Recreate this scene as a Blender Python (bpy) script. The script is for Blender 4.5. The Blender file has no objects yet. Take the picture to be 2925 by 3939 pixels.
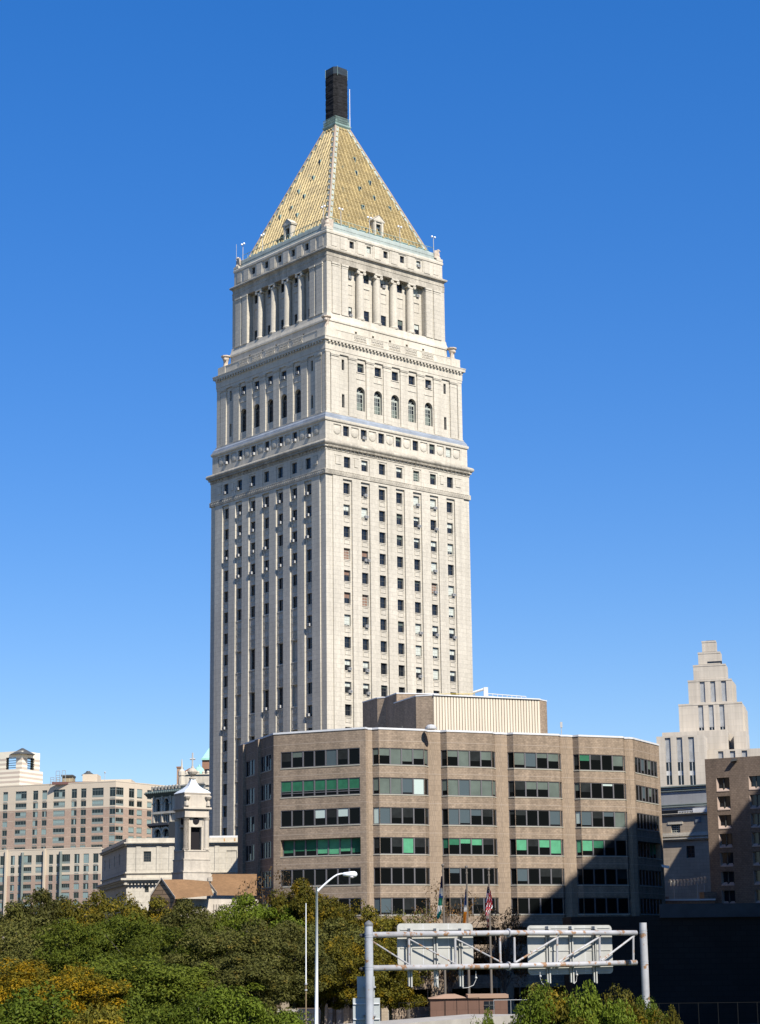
import bpy, math, random
from mathutils import Vector, Matrix
import numpy as np
sc = bpy.context.scene
COL = sc.collection
# ---------------------------------------------------------------- camera
FPX, PITCH, ROLL, CAMZ = 7452.426, 0.222532, -0.011886, 8.5
cp, sp, cr, sr = math.cos(PITCH), math.sin(PITCH), math.cos(ROLL), math.sin(ROLL)
r0, u0, fw = Vector((1, 0, 0)), Vector((0, -sp, cp)), Vector((0, cp, sp))
rv, uv_ = cr*r0 + sr*u0, cr*u0 - sr*r0
cd = bpy.data.cameras.new('camera'); cam = bpy.data.objects.new('camera', cd); COL.objects.link(cam)
cd.sensor_fit = 'HORIZONTAL'; cd.sensor_width = 36.0; cd.lens = 36.0*FPX/2925.0
cd.clip_start = 1.0; cd.clip_end = 6000.0
M = Matrix((rv, uv_, -fw)).transposed().to_4x4(); M.translation = (0, 0, CAMZ)
cam.matrix_world = M
sc.camera = cam
# ---------------------------------------------------------------- sky, sun, exposure
SUN_EL, SUN_AZ = math.radians(44), math.radians(33)      # azimuth measured from straight behind the camera towards its right
w = bpy.data.worlds.new('World'); sc.world = w; w.use_nodes = True
nt = w.node_tree; bg = nt.nodes['Background']
sky = nt.nodes.new('ShaderNodeTexSky'); sky.sky_type = 'NISHITA'; sky.sun_disc = False
sky.sun_elevation = SUN_EL; sky.sun_rotation = math.pi - SUN_AZ
sky.altitude = 0; sky.air_density = 1.0; sky.dust_density = 0.0; sky.ozone_density = 6.0
gm = nt.nodes.new('ShaderNodeGamma'); gm.inputs['Gamma'].default_value = 0.65           # flatter zenith-to-horizon gradient
hs = nt.nodes.new('ShaderNodeHueSaturation'); hs.inputs['Saturation'].default_value = 1.6; hs.inputs['Hue'].default_value = 0.518; hs.inputs['Value'].default_value = 1.17
nt.links.new(sky.outputs[0], gm.inputs['Color']); nt.links.new(gm.outputs[0], hs.inputs['Color']); nt.links.new(hs.outputs[0], bg.inputs[0]); bg.inputs[1].default_value = 0.15
S = Vector((math.sin(SUN_AZ)*math.cos(SUN_EL), -math.cos(SUN_AZ)*math.cos(SUN_EL), math.sin(SUN_EL)))
ld = bpy.data.lights.new('sun', 'SUN'); ld.energy = 5.0; ld.angle = math.radians(0.5); ld.color = (1, 0.955, 0.875)
lo = bpy.data.objects.new('sun', ld); COL.objects.link(lo); lo.rotation_euler = S.to_track_quat('Z', 'Y').to_euler()
lo.location = (0, 0, 300)
vs = sc.view_settings; vs.view_transform = 'Standard'; vs.look = 'None'; vs.exposure = 0.61; vs.gamma = 1.0
try:
    sc.cycles.max_bounces = 5; sc.cycles.diffuse_bounces = 1; sc.cycles.transparent_max_bounces = 4; sc.cycles.caustics_reflective = False
except Exception: pass
# ---------------------------------------------------------------- pixel -> place helpers (photo pixels, then a real distance)
def ray(u, v):
    a, b = u-1462.5, v-1969.5
    U = cr*a+sr*b; V = -sr*a+cr*b
    return Vector((U/FPX, cp+sp*V/FPX, sp-cp*V/FPX))
def at_y(u, v, y):
    d = ray(u, v); q = d*(y/d.y); return Vector((q.x, q.y, q.z+CAMZ))
def at_z(u, v, z):
    d = ray(u, v); q = d*((z-CAMZ)/d.z); return Vector((q.x, q.y, z))
def zm(ox, oy, s): return lambda x, y: (ox+x/s, oy+y/s)
class Fac:
    """a vertical wall plane from A to B (left to right as seen), d along it, o outwards"""
    def __init__(s, A, B):
        s.A = Vector((A[0], A[1])); B = Vector((B[0], B[1])); s.L = (B-s.A).length; s.d = (B-s.A)/s.L; s.n = Vector((s.d.y, -s.d.x))
    def dz(s, u, v, o=0):
        r = ray(u, v); r2 = Vector((r.x, r.y)); t = (s.A.dot(s.n)+o)/r2.dot(s.n); P = r*t
        return (Vector((P.x, P.y))-s.A).dot(s.d), P.z+CAMZ
    def pt(s, d, o, z):
        q = s.A+s.d*d+s.n*o; return Vector((q.x, q.y, z))
class LocalR:
    L = 32.8
    def pt(s, d, o, z): return Vector((d, -o, z))
class LocalL:
    L = 32.8
    def pt(s, d, o, z): return Vector((-o, d, z))
# ---------------------------------------------------------------- mesh builder
LOC = {}
class MB:
    def __init__(s): s.v = []; s.f = []; s.m = []; s.mi = 0
    def face(s, *p):
        n = len(s.v); s.v += [tuple(q) for q in p]; s.f.append(tuple(range(n, n+len(p)))); s.m.append(s.mi)
    def hexa(s, a, b):                       # two quads a (bottom) and b (top), each 4 points in order
        n = len(s.v); s.v += [tuple(q) for q in list(a)+list(b)]
        for f in ((3, 2, 1, 0), (4, 5, 6, 7), (0, 1, 5, 4), (1, 2, 6, 5), (2, 3, 7, 6), (3, 0, 4, 7)):
            s.f.append(tuple(n+i for i in f)); s.m.append(s.mi)
    def box(s, x0, x1, y0, y1, z0, z1):
        s.hexa([(x0, y0, z0), (x1, y0, z0), (x1, y1, z0), (x0, y1, z0)], [(x0, y0, z1), (x1, y0, z1), (x1, y1, z1), (x0, y1, z1)])
    def fbox(s, F, d0, d1, o0, o1, z0, z1):
        p = lambda z: [F.pt(d0, o1, z), F.pt(d1, o1, z), F.pt(d1, o0, z), F.pt(d0, o0, z)]
        s.hexa(p(z0), p(z1))
    def fquad(s, F, d0, d1, o, z0, z1):
        s.face(F.pt(d0, o, z0), F.pt(d1, o, z0), F.pt(d1, o, z1), F.pt(d0, o, z1))
    def prism(s, poly, z0, z1, bottom=False):
        n = len(poly)
        for i in range(n):
            a, b = poly[i], poly[(i+1) % n]
            s.face((a[0], a[1], z0), (b[0], b[1], z0), (b[0], b[1], z1), (a[0], a[1], z1))
        s.face(*[(q[0], q[1], z1) for q in poly])
        if bottom: s.face(*[(q[0], q[1], z0) for q in reversed(poly)])
    def wall(s, F, d0, d1, z0, z1, holes=(), o=0.0, rv=0.3, back=False):
        xs = sorted({d0, d1, *[min(max(h[k], d0), d1) for h in holes for k in (0, 1)]}); zs = sorted({z0, z1, *[min(max(h[k], z0), z1) for h in holes for k in (2, 3)]})
        for i in range(len(xs)-1):
            run = None
            for j in range(len(zs)-1):
                cx, cz = (xs[i]+xs[i+1])/2, (zs[j]+zs[j+1])/2
                hole = any(h[0] < cx < h[1] and h[2] < cz < h[3] for h in holes)
                if not hole:
                    if run is None: run = zs[j]
                if hole and run is not None:
                    s.fquad(F, xs[i], xs[i+1], o, run, zs[j]); run = None
            if run is not None: s.fquad(F, xs[i], xs[i+1], o, run, zs[-1])
        for h in holes:
            a, b, c, e = max(h[0], d0), min(h[1], d1), max(h[2], z0), min(h[3], z1); r = h[4] if len(h) > 4 else rv; q = o-r
            s.face(F.pt(a, o, c), F.pt(a, o, e), F.pt(a, q, e), F.pt(a, q, c)); s.face(F.pt(b, o, e), F.pt(b, o, c), F.pt(b, q, c), F.pt(b, q, e))
            s.face(F.pt(a, o, c), F.pt(a, q, c), F.pt(b, q, c), F.pt(b, o, c)); s.face(F.pt(a, o, e), F.pt(b, o, e), F.pt(b, q, e), F.pt(a, q, e))
            if back: s.fquad(F, a, b, q, c, e)
    def tube(s, pts, rad, n=8, caps=True):
        pts = [Vector(p) for p in pts]; rad = rad if isinstance(rad, (list, tuple)) else [rad]*len(pts)
        base = len(s.v)
        for i, p in enumerate(pts):
            t = (pts[min(i+1, len(pts)-1)]-pts[max(i-1, 0)]).normalized()
            x = t.cross(Vector((0, 0, 1)) if abs(t.z) < .9 else Vector((1, 0, 0))).normalized(); y = t.cross(x)
            for k in range(n):
                a = 2*math.pi*k/n; s.v.append(tuple(p+(x*math.cos(a)+y*math.sin(a))*rad[i]))
        for i in range(len(pts)-1):
            for k in range(n):
                a, b = base+i*n+k, base+i*n+(k+1) % n; s.f.append((a, b, b+n, a+n)); s.m.append(s.mi)
        if caps:
            s.f.append(tuple(base+k for k in range(n))); s.m.append(s.mi)
            e = base+(len(pts)-1)*n; s.f.append(tuple(e+k for k in reversed(range(n)))); s.m.append(s.mi)
    def lathe(s, c, prof, n=12, ax=None, rot=0.0):
        c = Vector(c); ax = Vector(ax).normalized() if ax else Vector((0, 0, 1))
        x = ax.cross(Vector((0, 1, 0)) if abs(ax.y) < .9 else Vector((1, 0, 0))).normalized(); y = ax.cross(x)
        base = len(s.v)
        for r, h in prof:
            for k in range(n):
                a = 2*math.pi*k/n+rot; s.v.append(tuple(c+ax*h+(x*math.cos(a)+y*math.sin(a))*max(r, .001)))
        for i in range(len(prof)-1):
            for k in range(n):
                a, b = base+i*n+k, base+i*n+(k+1) % n; s.f.append((a, b, b+n, a+n)); s.m.append(s.mi)
        e = base+(len(prof)-1)*n
        s.f.append(tuple(base+k for k in range(n))); s.m.append(s.mi); s.f.append(tuple(e+k for k in range(n))); s.m.append(s.mi)
    def ball(s, c, r, n=10, sz=1.0):
        k = 6; s.lathe(c, [(r*math.sin(math.pi*i/k), -r*sz*math.cos(math.pi*i/k)) for i in range(k+1)], n)
    def ring(s, c, prof, cap=True, bottom=True):     # square loft, prof = (inset e, z) about centre c, half width c - e
        prev = None
        sq = lambda e, z: [(e, e, z), (2*c-e, e, z), (2*c-e, 2*c-e, z), (e, 2*c-e, z)]
        if bottom: s.face(*reversed(sq(*prof[0])))
        for e, z in prof:
            q = sq(e, z)
            if prev:
                for i in range(4): s.face(prev[i], prev[(i+1) % 4], q[(i+1) % 4], q[i])
            prev = q
        if cap: s.face(*prev)
    def build(s, name, mats, parent=None, smooth=False, raw=False):
        if not isinstance(mats, (list, tuple)): mats = [mats]
        me = bpy.data.meshes.new(name)
        off = Vector((0, 0, 0))
        if parent is not None and not raw: off = LOC.get(parent.name, off)
        V = np.array(s.v, dtype=np.float64).reshape(-1, 3)-np.array(off)
        me.from_pydata(V.tolist(), [], s.f)
        uvl = me.uv_layers.new(name='UVMap')
        n = len(me.loops); co = np.empty(len(me.vertices)*3); me.vertices.foreach_get('co', co); co = co.reshape(-1, 3)
        li = np.empty(n, dtype=np.int32); me.loops.foreach_get('vertex_index', li)
        pn = np.empty(len(me.polygons)*3); me.polygons.foreach_get('normal', pn); pn = pn.reshape(-1, 3)
        lt = np.empty(len(me.polygons), dtype=np.int32); me.polygons.foreach_get('loop_total', lt)
        N = np.repeat(pn, lt, axis=0); P = co[li]
        h = np.hypot(N[:, 0], N[:, 1]); flat = h < 0.3; h[h < 1e-6] = 1
        tx, ty = -N[:, 1]/h, N[:, 0]/h
        sg = np.where((np.abs(tx) > np.abs(ty)), np.sign(tx), np.sign(ty)); sg[sg == 0] = 1
        tx, ty = tx*sg, ty*sg
        bx, by, bz = -N[:, 2]*ty, N[:, 2]*tx, N[:, 0]*ty-N[:, 1]*tx
        sgz = np.where(bz < 0, -1, 1)
        U = np.where(flat, P[:, 0], P[:, 0]*tx+P[:, 1]*ty)
        Vv = np.where(flat, P[:, 1], (P[:, 0]*bx+P[:, 1]*by+P[:, 2]*bz)*sgz)
        uvl.data.foreach_set('uv', np.stack([U, Vv], 1).ravel().astype(np.float32))
        for m in mats: me.materials.append(m)
        me.polygons.foreach_set('material_index', np.array(s.m, dtype=np.int32))
        if smooth: me.polygons.foreach_set('use_smooth', np.ones(len(me.polygons), dtype=bool))
        me.update()
        o = bpy.data.objects.new(name, me); COL.objects.link(o)
        if parent is not None: o.parent = parent; LOC[o.name] = off
        return o
def tag(o, label=None, cat=None, group=None, kind=None):
    if label: o['label'] = label
    if cat: o['category'] = cat
    if group: o['group'] = group
    if kind: o['kind'] = kind
    return o
def thing(name, label, cat, loc, group=None, rot=0.0):
    o = bpy.data.objects.new(name, None); COL.objects.link(o); o.location = loc; o.rotation_euler = (0, 0, rot); o.empty_display_size = 0.5
    LOC[o.name] = Vector(loc); return tag(o, label, cat, group)
def copy_tree(o, parent=None):
    c = o.copy(); COL.objects.link(c)
    if parent is not None: c.parent = parent
    for ch in list(o.children): copy_tree(ch, c)
    return c
# ---------------------------------------------------------------- materials
def NN(nt, t, **k):
    n = nt.nodes.new(t)
    for a, b in k.items():
        if a in n.inputs: n.inputs[a].default_value = b
        else: setattr(n, a, b)
    return n
def mat(name, col, rough=0.8, brick=None, noise=0.0, nscale=0.15, metal=0.0, streak=0.0, spec=0.3, fine=0.0, spots=None, bump=0.0):
    """brick=(width,height,mortar,mortar colour factor,second colour factor); noise = broad mottling; streak = rain streaks; spots=(colour,scale,threshold) rust or moss"""
    m = bpy.data.materials.new(name); m.use_nodes = True; nt = m.node_tree; L = nt.links.new
    b = nt.nodes['Principled BSDF']; b.inputs['Roughness'].default_value = rough; b.inputs['Metallic'].default_value = metal
    b.inputs['Specular IOR Level'].default_value = spec
    c4 = (*col, 1)
    if not (brick or noise or streak or fine or spots):
        b.inputs['Base Color'].default_value = c4; return m
    tc = NN(nt, 'ShaderNodeTexCoord'); geo = tc.outputs['Object']; out = None
    if brick:
        bw, bh, ms, mf, cf = brick
        br = NN(nt, 'ShaderNodeTexBrick'); br.offset = 0.5
        L(tc.outputs['UV'], br.inputs['Vector']); br.inputs['Scale'].default_value = 1.0
        br.inputs['Color1'].default_value = c4; br.inputs['Color2'].default_value = (*[q*cf for q in col], 1); br.inputs['Mortar'].default_value = (*[min(1, q*mf) for q in col], 1)
        br.inputs['Mortar Size'].default_value = ms; br.inputs['Brick Width'].default_value = bw; br.inputs['Row Height'].default_value = bh; br.inputs['Mortar Smooth'].default_value = 0.3
        out = br.outputs['Color']
    else:
        rgb = NN(nt, 'ShaderNodeRGB'); rgb.outputs[0].default_value = c4; out = rgb.outputs[0]
    def mul(tex, lo, hi, fac=1.0):
        nonlocal out
        mr = NN(nt, 'ShaderNodeMapRange'); L(tex, mr.inputs[0]); mr.inputs[1].default_value = 0.3; mr.inputs[2].default_value = 0.7; mr.inputs[3].default_value = lo; mr.inputs[4].default_value = hi
        vm = NN(nt, 'ShaderNodeVectorMath', operation='SCALE'); L(out, vm.inputs[0]); L(mr.outputs[0], vm.inputs[3]); out = vm.outputs[0]
    if noise:
        n = NN(nt, 'ShaderNodeTexNoise'); L(geo, n.inputs['Vector']); n.inputs['Scale'].default_value = nscale; n.inputs['Detail'].default_value = 4; mul(n.outputs['Fac'], 1-noise, 1+noise*.6)
    if fine:
        n = NN(nt, 'ShaderNodeTexNoise'); L(geo, n.inputs['Vector']); n.inputs['Scale'].default_value = 3.0; n.inputs['Detail'].default_value = 3; mul(n.outputs['Fac'], 1-fine, 1+fine)
    if streak:
        mp = NN(nt, 'ShaderNodeMapping'); L(geo, mp.inputs['Vector']); mp.inputs['Scale'].default_value = (1.1, 1.1, 0.05)
        n = NN(nt, 'ShaderNodeTexNoise'); L(mp.outputs[0], n.inputs['Vector']); n.inputs['Scale'].default_value = 1.0; n.inputs['Detail'].default_value = 3; mul(n.outputs['Fac'], 1-streak, 1+streak*.4)
    if spots:
        sc_, s2, th = spots
        n = NN(nt, 'ShaderNodeTexNoise'); L(geo, n.inputs['Vector']); n.inputs['Scale'].default_value = s2; n.inputs['Detail'].default_value = 5; n.inputs['Roughness'].default_value = 0.65
        rp = NN(nt, 'ShaderNodeMapRange'); L(n.outputs['Fac'], rp.inputs[0]); rp.inputs[1].default_value = th; rp.inputs[2].default_value = th+.05
        mx = NN(nt, 'ShaderNodeMix', data_type='RGBA'); L(rp.outputs[0], mx.inputs[0]); L(out, mx.inputs[6]); mx.inputs[7].default_value = (*sc_, 1); out = mx.outputs[2]
    L(out, b.inputs['Base Color'])
    return m
def glassmat(name, col, rough=0.08, spec=0.5):
    m = mat(name, col, rough, spec=spec); return m
STONE = mat('cream_granite', (.56, .505, .41), .88, brick=(1.9, .78, .028, .70, .93), noise=.10, nscale=.06, streak=.14, fine=.08)
STONE_PLAIN = mat('cream_granite_smooth', (.55, .495, .40), .88, noise=.10, nscale=.15, streak=.14, fine=.10)
STONE_DIRTY = mat('weathered_granite', (.42, .375, .30), .9, noise=.25, nscale=.4, streak=.22, fine=.16)
LEAD = mat('lead_flashing', (.24, .265, .30), .65, noise=.25, nscale=.5, fine=.05)
COPPER = mat('green_copper', (.25, .35, .31), .7, noise=.2, nscale=.6, streak=.15, fine=.1)
COPPER_PALE = mat('pale_copper', (.36, .40, .36), .65, brick=(1.6, .8, .03, .75, .95), noise=.15, nscale=.6, streak=.1)
GOLD = mat('gold_tile', (.25, .185, .085), .6, brick=(.8, 1.1, .05, .6, .8), noise=.25, nscale=.35, streak=.2, fine=.2, spec=.3)
GOLD_RIB = mat('gold_rib', (.43, .325, .145), .55, noise=.3, nscale=.45, fine=.25, streak=.12, spec=.35, spots=((.24, .22, .13), .5, .62))
HIPSTONE = mat('terracotta_hip', (.33, .25, .185), .7, noise=.15, nscale=.8)
HIPCOP = mat('hip_flashing', (.42, .45, .38), .7, brick=(.5, .5, .05, .6, .8), noise=.2)
SHROUD = mat('black_netting', (.011, .011, .012), .9, noise=.5, nscale=.9, fine=.4)
NETTING = mat('blue_grey_netting', (.025, .04, .055), .8, noise=.4, nscale=1.2)
WHITE = mat('white_paint', (.80, .80, .80), .4)
GLASS = glassmat('dark_glass', (.012, .015, .02), .06)
GLASS2 = glassmat('grey_glass', (.05, .06, .065), .10)
FRAME = mat('dark_sash', (.07, .07, .065), .6)
FRAME_PALE = mat('pale_sash', (.42, .44, .38), .6)
BLIND = mat('ivory_blind', (.50, .52, .46), .8)
BLIND_RED = mat('brown_blind', (.22, .13, .09), .8)
ACM = mat('white_metal_casing', (.42, .41, .39), .6, noise=.1, nscale=2.0)
ACG = mat('grey_grille', (.16, .16, .16), .7)
BRICK = mat('tan_brick', (.345, .262, .188), .9, brick=(.42, .21, .030, .68, .76), noise=.18, nscale=.12, fine=.14, streak=.22)
BRICK_SOLDIER = mat('tan_brick_stack', (.335, .254, .181), .9, brick=(.21, .6, .028, .70, .86), noise=.10, nscale=.3, fine=.08)
COPING = mat('pale_coping', (.62, .62, .62), .5, noise=.1, nscale=1.0)
SILL = mat('stone_sill', (.42, .40, .32), .8)
BRONZE = mat('grey_aluminium_frame', (.12, .115, .12), .45, spec=.5)
BL_SAGE = mat('sage_blind', (.10, .125, .105), .8, noise=.2, nscale=.8); BL_GREEN = mat('green_blind', (.02, .125, .065), .8, noise=.2, nscale=1.5); BL_MINT = mat('mint_blind', (.08, .30, .16), .8, noise=.15, nscale=1.5); BL_PALE = mat('pale_blind', (.42, .50, .46), .8); BL_DIM = mat('dim_interior', (.012, .015, .015), .9, noise=.5, nscale=1.2); BL_BLUE = mat('blue_grey_blind', (.06, .085, .095), .8)
BRICK_DARK = mat('brown_brick', (.21, .155, .115), .9, brick=(.42, .24, .028, .65, .84), noise=.18, nscale=.2, fine=.14, streak=.12)
LOUVRE = mat('cream_louvre', (.60, .53, .42), .6, noise=.08, streak=.1); LOUVRE_GAP = mat('louvre_gap', (.40, .31, .22), .8)
YELLOW = mat('yellow_rail_paint', (.55, .42, .08), .6)
# ================================================================ ground
g = MB(); g.face((-1500, -300, 0), (1500, -300, 0), (1500, 3200, 0), (-1500, 3200, 0))
tag(g.build('ground', mat('city_asphalt', (.07, .07, .068), .95, noise=.25, nscale=.1, fine=.15)), kind='structure')
g = MB(); g.face((-10, 196, .02), (60, 196, .02), (60, 232, .02), (-10, 232, .02))
tag(g.build('plaza_pavement', mat('plaza_paving', (.22, .17, .14), .9, brick=(1.2, .6, .04, .7, .85), noise=.15)), kind='structure')
g = MB(); g.face((-60, 60, .012), (30, 60, .012), (30, 215, .012), (-60, 215, .012))
tag(g.build('lawn', mat('rough_grass', (.075, .085, .025), .95, noise=.45, nscale=.35, fine=.4, spots=((.16, .10, .05), .25, .6))), kind='structure')
# ================================================================ windows
def win_geo(mb, F, h, o, nv=1, nh=1, bar=.07):
    a, b, c, e = h[:4]
    mb.fbox(F, a, a+bar, o, o+.05, c, e); mb.fbox(F, b-bar, b, o, o+.05, c, e)
    mb.fbox(F, a+bar, b-bar, o, o+.05, c, c+bar); mb.fbox(F, a+bar, b-bar, o, o+.05, e-bar, e)
    for i in range(nh):
        z = c+(e-c)*(i+1)/(nh+1); mb.fbox(F, a+bar, b-bar, o, o+.045, z-.03, z+.03)
    for i in range(nv):
        d = a+(b-a)*(i+1)/(nv+1); mb.fbox(F, d-.02, d+.02, o, o+.04, c+bar, e-bar)
def window(F, h, o, parent, fr=None, gl=None, nv=1, nh=1, bar=.07, blind=None, name='window'):
    m = MB(); win_geo(m, F, h, o, nv, nh, bar); w_ = m.build(name, fr or FRAME, parent)
    m = MB(); m.fquad(F, h[0]+.01, h[1]-.01, o+.012, h[2]+.01, h[3]-.01); m.build('pane', gl or GLASS, w_)
    if blind:
        m = MB(); fr_, mt = blind; m.fquad(F, h[0]+bar, h[1]-bar, o+.028, h[3]-bar-(h[3]-h[2]-2*bar)*fr_, h[3]-bar); m.build('blind', mt, w_)
    return w_
def win_stuff(mb, F, h, o, nv=1, nh=1, blind=0, bar=.07):       # into one mesh: slot 0 glass, 1 frame, 2 blind
    mb.mi = 1; win_geo(mb, F, h, o, nv, nh, bar); mb.mi = 0; mb.fquad(F, h[0]+.01, h[1]-.01, o+.012, h[2]+.01, h[3]-.01)
    if blind: mb.mi = 2; mb.fquad(F, h[0]+bar, h[1]-bar, o+.028, h[3]-bar-(h[3]-h[2]-2*bar)*blind, h[3]-bar)
    mb.mi = 0
# ================================================================ the courthouse tower
random.seed(4)
TX, TY, TTH = -9.02503, 314.9411, 0.70878
W_ = 32.8; C_ = W_/2; SPC = 3.932
tower = thing('courthouse_tower', 'tall cream granite tower with gilded pyramid roof and black wrapped pinnacle', 'skyscraper', (TX, TY, 0), rot=TTH)
LOC[tower.name] = Vector((0, 0, 0))                       # parts below are in the tower's own axes
R_, L_ = LocalR(), LocalL()
cols = [4.6+SPC*j for j in range(7)]; mid = cols[1:6]
def rowtop(i): return 85.55-3.75*i
wins = []            # (priority, F, rect, o_glass, kind)
ac = []
# --- shaft
m = MB(); T0 = 86.5
for F in (R_, L_):
    holes = []; bays = [(c-1.0, c+1.0, 0, 86.12) for c in cols]
    m.wall(F, 1.42, W_-1.42, 0, T0, [(*b_, .28) for b_ in bays], o=.18)
    for j, c in enumerate(cols):
        hs = []
        for i in range(22):
            zt = rowtop(i)
            if F is L_ and 1 <= j <= 5:
                if i < 6: hs.append((c-.7, c+.7, zt-1.9, zt, .36, 'window'))
                elif i % 2 == 1: hs.append((c-.7, c+.7, zt-3.5, zt, .42, 'blind_recess' if j in (1, 5) else 'tall_window'))
            else: hs.append((c-.7, c+.7, zt-1.9, zt, .36, 'window'))
        hs = [h for h in hs if h[2] > 1]
        m.wall(F, c-1.0, c+1.0, 0, 86.12, hs, o=-.10)
        for h in hs:
            i = round((85.55-h[3])/3.75)
            if h[5] == 'blind_recess': m.fquad(F, h[0], h[1], -.10-h[4], h[2], h[3])
            else: wins.append((F, h[:4], -.10-h[4], h[5], i, j))
    for a, b in ((0, 1.42), (W_-1.42, W_)): m.fquad(F, a, b, 0, 0, T0)
    for d, s in ((1.42, 0), (W_-1.42, 1)): m.face(F.pt(d, 0, 0), F.pt(d, .18, 0), F.pt(d, .18, T0), F.pt(d, 0, T0))
m.face((W_, 0, 0), (W_, W_, 0), (W_, W_, T0), (W_, 0, T0)); m.face((W_, W_, 0), (0, W_, 0), (0, W_, T0), (W_, W_, T0))
m.build('shaft', STONE, tower)
m = MB()
for F in (R_, L_):
    for j, c in enumerate(cols):
        if F is L_ and 1 <= j <= 5: zs = [rowtop(i)-1.9 for i in range(5)]
        else: zs = [rowtop(i)-1.9 for i in range(21)]
        for z in zs:
            if F is L_ and 1 <= j <= 5 or True:
                m.fbox(F, c-.72, c+.72, -.10, -.02, z-.12, z-.01)
                for q in ((c-.6, c+.6, z-1.12, z-1.04), (c-.6, c+.6, z-.36, z-.28), (c-.6, c-.52, z-1.04, z-.36), (c+.52, c+.6, z-1.04, z-.36)): m.fbox(F, q[0], q[1], -.10, -.03, q[2], q[3])
m.build('spandrel_panels', STONE_PLAIN, tower)
# courtroom storeys on the shaded side: fret panels between the tall openings
for j in range(1, 6):
    c = cols[j]
    spans = [(rowtop(7)+.1, rowtop(5)-1.95)]+[(rowtop(i+2)+.05, rowtop(i)-3.55) for i in (7, 9, 11, 13, 15)]
    for zb, zt in spans:
        m = MB(); n = 4 if zt-zb > 4.6 else 3; hh = (zt-zb)/n
        m.fbox(L_, c-.9, c+.9, -.10, .02, zt-.22, zt-.05); m.fbox(L_, c-.9, c+.9, -.10, .02, zb+.05, zb+.22)
        for k in range(n):
            a = zb+.22+(zt-zb-.44)*k/n; b = zb+.22+(zt-zb-.44)*(k+1)/n; a += .08; b -= .08
            m.fbox(L_, c-.75, c-.66, -.10, -.01, a, b); m.fbox(L_, c+.66, c+.75, -.10, -.01, a, b); m.fbox(L_, c-.66, c+.66, -.10, -.01, a, a+.08); m.fbox(L_, c-.66, c+.66, -.10, -.01, b-.08, b)
            if k % 2 == 0:
                zc = (a+b)/2
                for q in ((-.45, .45, zc+.18, zc+.28), (-.45, -.33, zc-.25, zc+.18), (-.2, .45, zc-.28, zc-.18), (.33, .45, zc-.18, zc+.05), (-.12, .33, zc-.02, zc+.07)): m.fbox(L_, c+q[0], c+q[1], -.10, -.01, q[2], q[3])
        m.build('fret_panel', STONE_PLAIN, tower)
# --- belt course with a carved band
m = MB(); m.ring(C_, [(0, 86.48), (-.20, 86.52), (-.25, 86.62), (-.25, 87.34), (-.16, 87.42), (-.1, 87.46)])
for F in (R_, L_):
    d = .3
    while d < W_-.4:
        m.face(F.pt(d, .256, 86.72), F.pt(d+.42, .256, 86.72), F.pt(d+.21, .31, 87.0)); m.face(F.pt(d+.42, .256, 86.72), F.pt(d+.42, .256, 87.26), F.pt(d+.21, .31, 87.0))
        m.face(F.pt(d+.42, .256, 87.26), F.pt(d, .256, 87.26), F.pt(d+.21, .31, 87.0)); m.face(F.pt(d, .256, 87.26), F.pt(d, .256, 86.72), F.pt(d+.21, .31, 87.0)); d += .5
    m.fbox(F, .1, W_-.1, .25, .29, 86.56, 86.64); m.fbox(F, .1, W_-.1, .25, .29, 87.29, 87.36)
m.build('belt_course', STONE_DIRTY, tower)
# --- frieze
m = MB(); Z0, Z1 = 87.46, 90.75
for F in (R_, L_):
    hs = [(c-.7, c+.7, 88.15, 90.05, .36, 'window') for c in cols]
    bay = [(c-1.05, c+1.05, 87.5, 90.35, .1) for c in cols[1:6]]
    m.wall(F, -.05, W_+.05, Z0, Z1, [*bay, *[h[:5] for h in (hs[0], hs[6])]], o=.10)
    for h in hs[1:6]: m.wall(F, h[0]-.35, h[1]+.35, 87.5, 90.35, [h], o=0)
    for k, h in enumerate(hs): wins.append((F, h[:4], (0 if 1 <= k <= 5 else .1)-.36, 'window', -1, k))
    for a, b in ((2.05, 3.25), (W_-3.25, W_-2.05), (6.2, 6.95), (W_-6.95, W_-6.2)):
        m.fbox(F, a, b, .1, .2, 88.5, 89.87); m.fbox(F, a-.2, b+.2, .1, .16, 90.05, 90.14)
m.face((W_, 0, Z0), (W_, W_, Z0), (W_, W_, Z1), (W_, 0, Z1)); m.face((W_, W_, Z0), (0, W_, Z0), (0, W_, Z1), (W_, W_, Z1))
m.build('frieze', STONE, tower)
m = MB()
m.ring(C_, [(-.1, 90.70), (-.2, 90.78), (-.16, 90.86), (-.18, 91.2), (-.42, 91.25), (-.42, 91.55), (-.5, 91.6), (-.62, 91.68), (-.74, 91.85), (-.77, 92.02), (-.72, 92.2), (-.58, 92.38), (-.40, 92.46), (-.13, 92.52), (-.13, 92.6)])
for F in (R_, L_):
    k = 0; d = 0.2
    while d < W_-.1:
        m.fbox(F, d, d+.17, .42, .56, 91.26, 91.58); d += .31
    d = .55
    while d < W_-.2:
        m.hexa([F.pt(d-.13, .2, 90.9), F.pt(d+.13, .2, 90.9), F.pt(d+.13, .16, 90.9), F.pt(d-.13, .16, 90.9)], [F.pt(d-.24, .38, 91.2), F.pt(d+.24, .38, 91.2), F.pt(d+.24, .16, 91.2), F.pt(d-.24, .16, 91.2)]); d += .93
m.build('roll_cornice', STONE_DIRTY, tower)
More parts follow.
